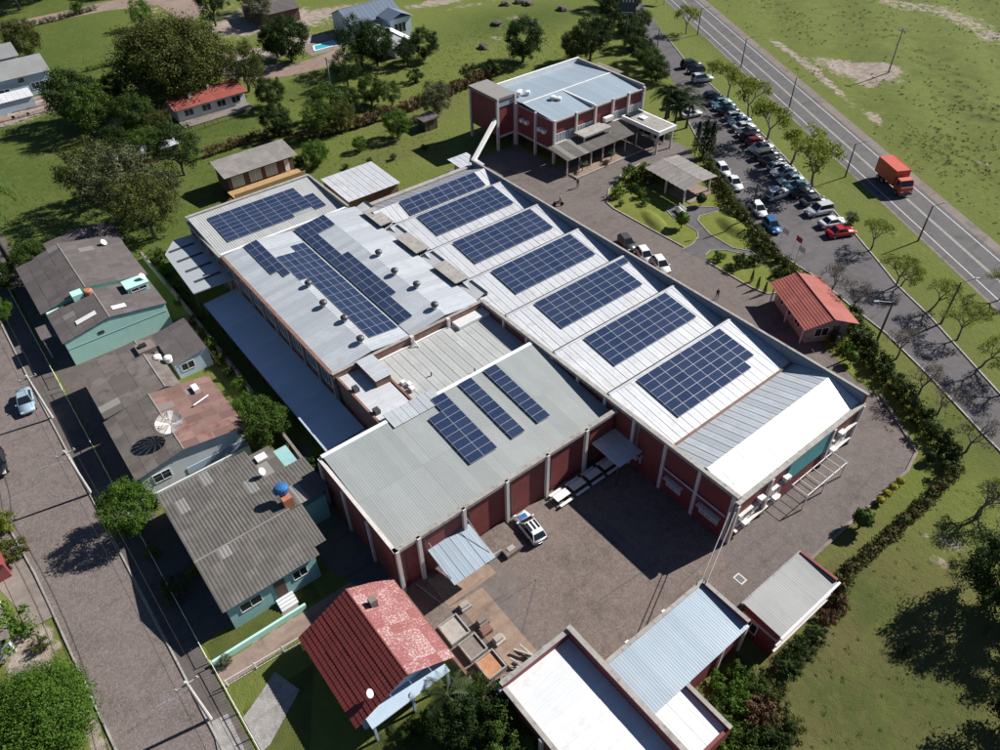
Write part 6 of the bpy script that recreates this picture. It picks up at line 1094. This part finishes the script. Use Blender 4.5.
# shrubs south east of the stores
for i, (px, py, r_, c) in enumerate(((725, 690, 1.8, 'bright'), (740, 676, 1.6, 'mid'), (735, 705, 1.6, 'bright'), (752, 690, 1.5, 'mid'), (770, 700, 1.7, 'olive'), (788, 672, 1.6, 'dark'), (800, 655, 1.5, 'dark'), (812, 640, 1.3, 'dark'), (755, 720, 1.9, 'brown'), (775, 740, 2.0, 'dark'), (735, 740, 1.9, 'mid'), (715, 750, 1.8, 'bright'), (760, 755, 2.0, 'dark'), (790, 728, 1.4, 'olive'), (718, 712, 1.5, 'mid'), (826, 622, 1.1, 'brown'), (838, 608, 1.2, 'brown'), (835, 590, 1.0, 'dark'), (822, 577, .8, 'bright'))): tree('shrub', px, py, r_, c, {'bright': 'bright green shrub in the thicket below the southern stores', 'mid': 'leafy green shrub in the thicket below the southern stores', 'dark': 'dark shrub in the thicket below the southern stores', 'olive': 'olive shrub in the thicket below the southern stores', 'brown': 'brownish dry shrub in the thicket below the southern stores'}[c], 'shrubs of the southern thicket')
tree('round', 990, 602, 3.7, 'dark', 'tree at the lawn edge casting a broad dark shadow', zs=1.15); tree('round', 1036, 640, 3.4, 'dark', 'dark tree at the outer lawn edge'); tree('round', 1030, 745, 4.0, 'dark', 'dark tree at the lower lawn corner'); tree('shrub', 905, 652, .7, 'grey', 'tiny dry stump shrub on the dry lawn')
# hedges: leaf masses along a line
def hedge(label, pts, wd, h, per, col, seed, col2=None, name='hedge'):
    rnd = random.Random(seed); c = []; r = []; L = 0
    for i in range(len(pts)-1):
        p, q = Vector(pts[i]), Vector(pts[i+1]); n = max(1, int((q-p).length/.38))
        for k in range(n):
            m_ = p.lerp(q, (k+rnd.random())/n)
            for z_ in ((.35, .75, 1.) if h > 1.2 else (.4, .9)):
                a = rnd.uniform(-.5, .5)*wd; c.append((m_.x-pts[0][0]+rnd.uniform(-.3, .3), m_.y-pts[0][1]+a, h*z_*rnd.uniform(.72, 1.12))); r.append(.55*rnd.uniform(.7, 1.25))
    me = leaf_mesh('leaves', c, r, int(per*2.2), .12, seed, LEAF[col]); t = thing(name, label, 'hedge', (*pts[0], 0)); o = bpy.data.objects.new('leaves', me); COL.objects.link(o); o.parent = t; o['kind'] = 'stuff'
    if col2: me2 = leaf_mesh('leaves', c[::2], r[::2], int(per*1.2), .12, seed+1, LEAF[col2]); o = bpy.data.objects.new('leaves', me2); COL.objects.link(o); o.parent = t; o['kind'] = 'stuff'
    b = MB()
    for i in range(0, len(c), 9): b.tube((c[i][0]+pts[0][0], c[i][1]+pts[0][1], 0), (c[i][0]*.99+pts[0][0], c[i][1]+pts[0][1], c[i][2]), .04, .02, 4)
    b.build('stems', 'bark', t)
hedge('clipped hedge dividing the garden from the parking street', [(-70, 98.5), (-63.5, 94.3), (-54.5, 88.4), (-47, 84.8), (-41, 82.2)], 1.3, 1.4, 20, 'olive', 31, 'dark')
hedge('tall ragged hedge between the yard verge and the street grass', [(-31.5, 80), (-28.5, 77.2), (-23, 73.8), (-15.7, 69.6), (-12.1, 67.6), (-10, 64.5)], 2.3, 1.7, 30, 'dark', 32, 'olive')
hedge('broad dark hedge below the south lawn', [(-10, 65), (-9.9, 60), (-10, 53), (-10.3, 46.5), (-9.3, 43.5)], 2.4, 1.6, 24, 'olive', 33, 'brown')
hedge('reddish brown hedge between meadow and factory lawn', [G(300, 142), G(352, 130), G(400, 115), G(440, 100), G(500, 74)], 4.2, 2.0, 26, 'brown', 34, 'olive')
hedge('reddish hedge behind the timber cabin', [G(205, 158), G(250, 143), G(290, 134)], 1.6, 1.6, 18, 'brown', 35)
hedge('low green hedge along the upper lawn track', [G(30, 27), G(60, 20), G(96, 10)], 1.2, 1.2, 14, 'grey', 36, 'olive')
hedge('weedy hedge line across the lawn below the villa', [G(85, 72), G(110, 66), G(130, 62)], 1.4, .8, 12, 'olive', 37)
hedge('dark hedge beside the garden end of the parking street', [(-41, 82), (-38, 81.3), (-33.5, 80.5)], 1.8, 1.5, 22, 'dark', 38, 'brown')
# weeds and tussocks in the field and on rough grass
def tufts():
    r = np.random.default_rng(9); n = 26000; px = r.uniform(640, 1000, n); py = r.uniform(-10, 240, n); c = []; rad = []
    for i in range(n):
        x, y = G(px[i], py[i]); pr = x*HN.x+y*HN.y
        if pr < 85: continue
        dens = .5+.5*math.sin(x*.13+1.3*math.sin(y*.11))*math.sin(y*.17+x*.05)
        if r.random() > .02+.22*dens**3: continue
        c.append((x, y, .12+.35*math.sin(x*.11+1)*math.cos(y*.09)+.25*math.sin(x*.31+y*.23))); rad.append(.25+.6*dens**2*r.random())
    me = leaf_mesh('weeds', c, rad, 26, .07, 40, LEAF['olive'], .5, .4); o = bpy.data.objects.new('weeds', me); COL.objects.link(o); o['kind'] = 'stuff'; o['label'] = 'dark weeds and tussocks scattered over the open field'; o['category'] = 'weeds'
    c = []; rad = []
    for x0, y0, x1, y1, n in ((-9, 28, 8, 66, 260), (-20, 66, -12, 75, 60), (-118, 44, -104, 74, 260), (-200, -5, -118, 60, 1800), (-150, 62, -120, 125, 1800)):
        for i in range(n): c.append((r.uniform(x0, x1), r.uniform(y0, y1), .04)); rad.append(r.uniform(.15, .5))
    me = leaf_mesh('grass_tussocks', c, rad, 22, .045, 41, LEAF['mid'], .8, .25); o = bpy.data.objects.new('grass_tussocks', me); COL.objects.link(o); o['kind'] = 'stuff'; o['label'] = 'low grass tussocks over the lawns'; o['category'] = 'grass'
tufts()
for k in TPL:
    for s in TPL[k]: drop(s)
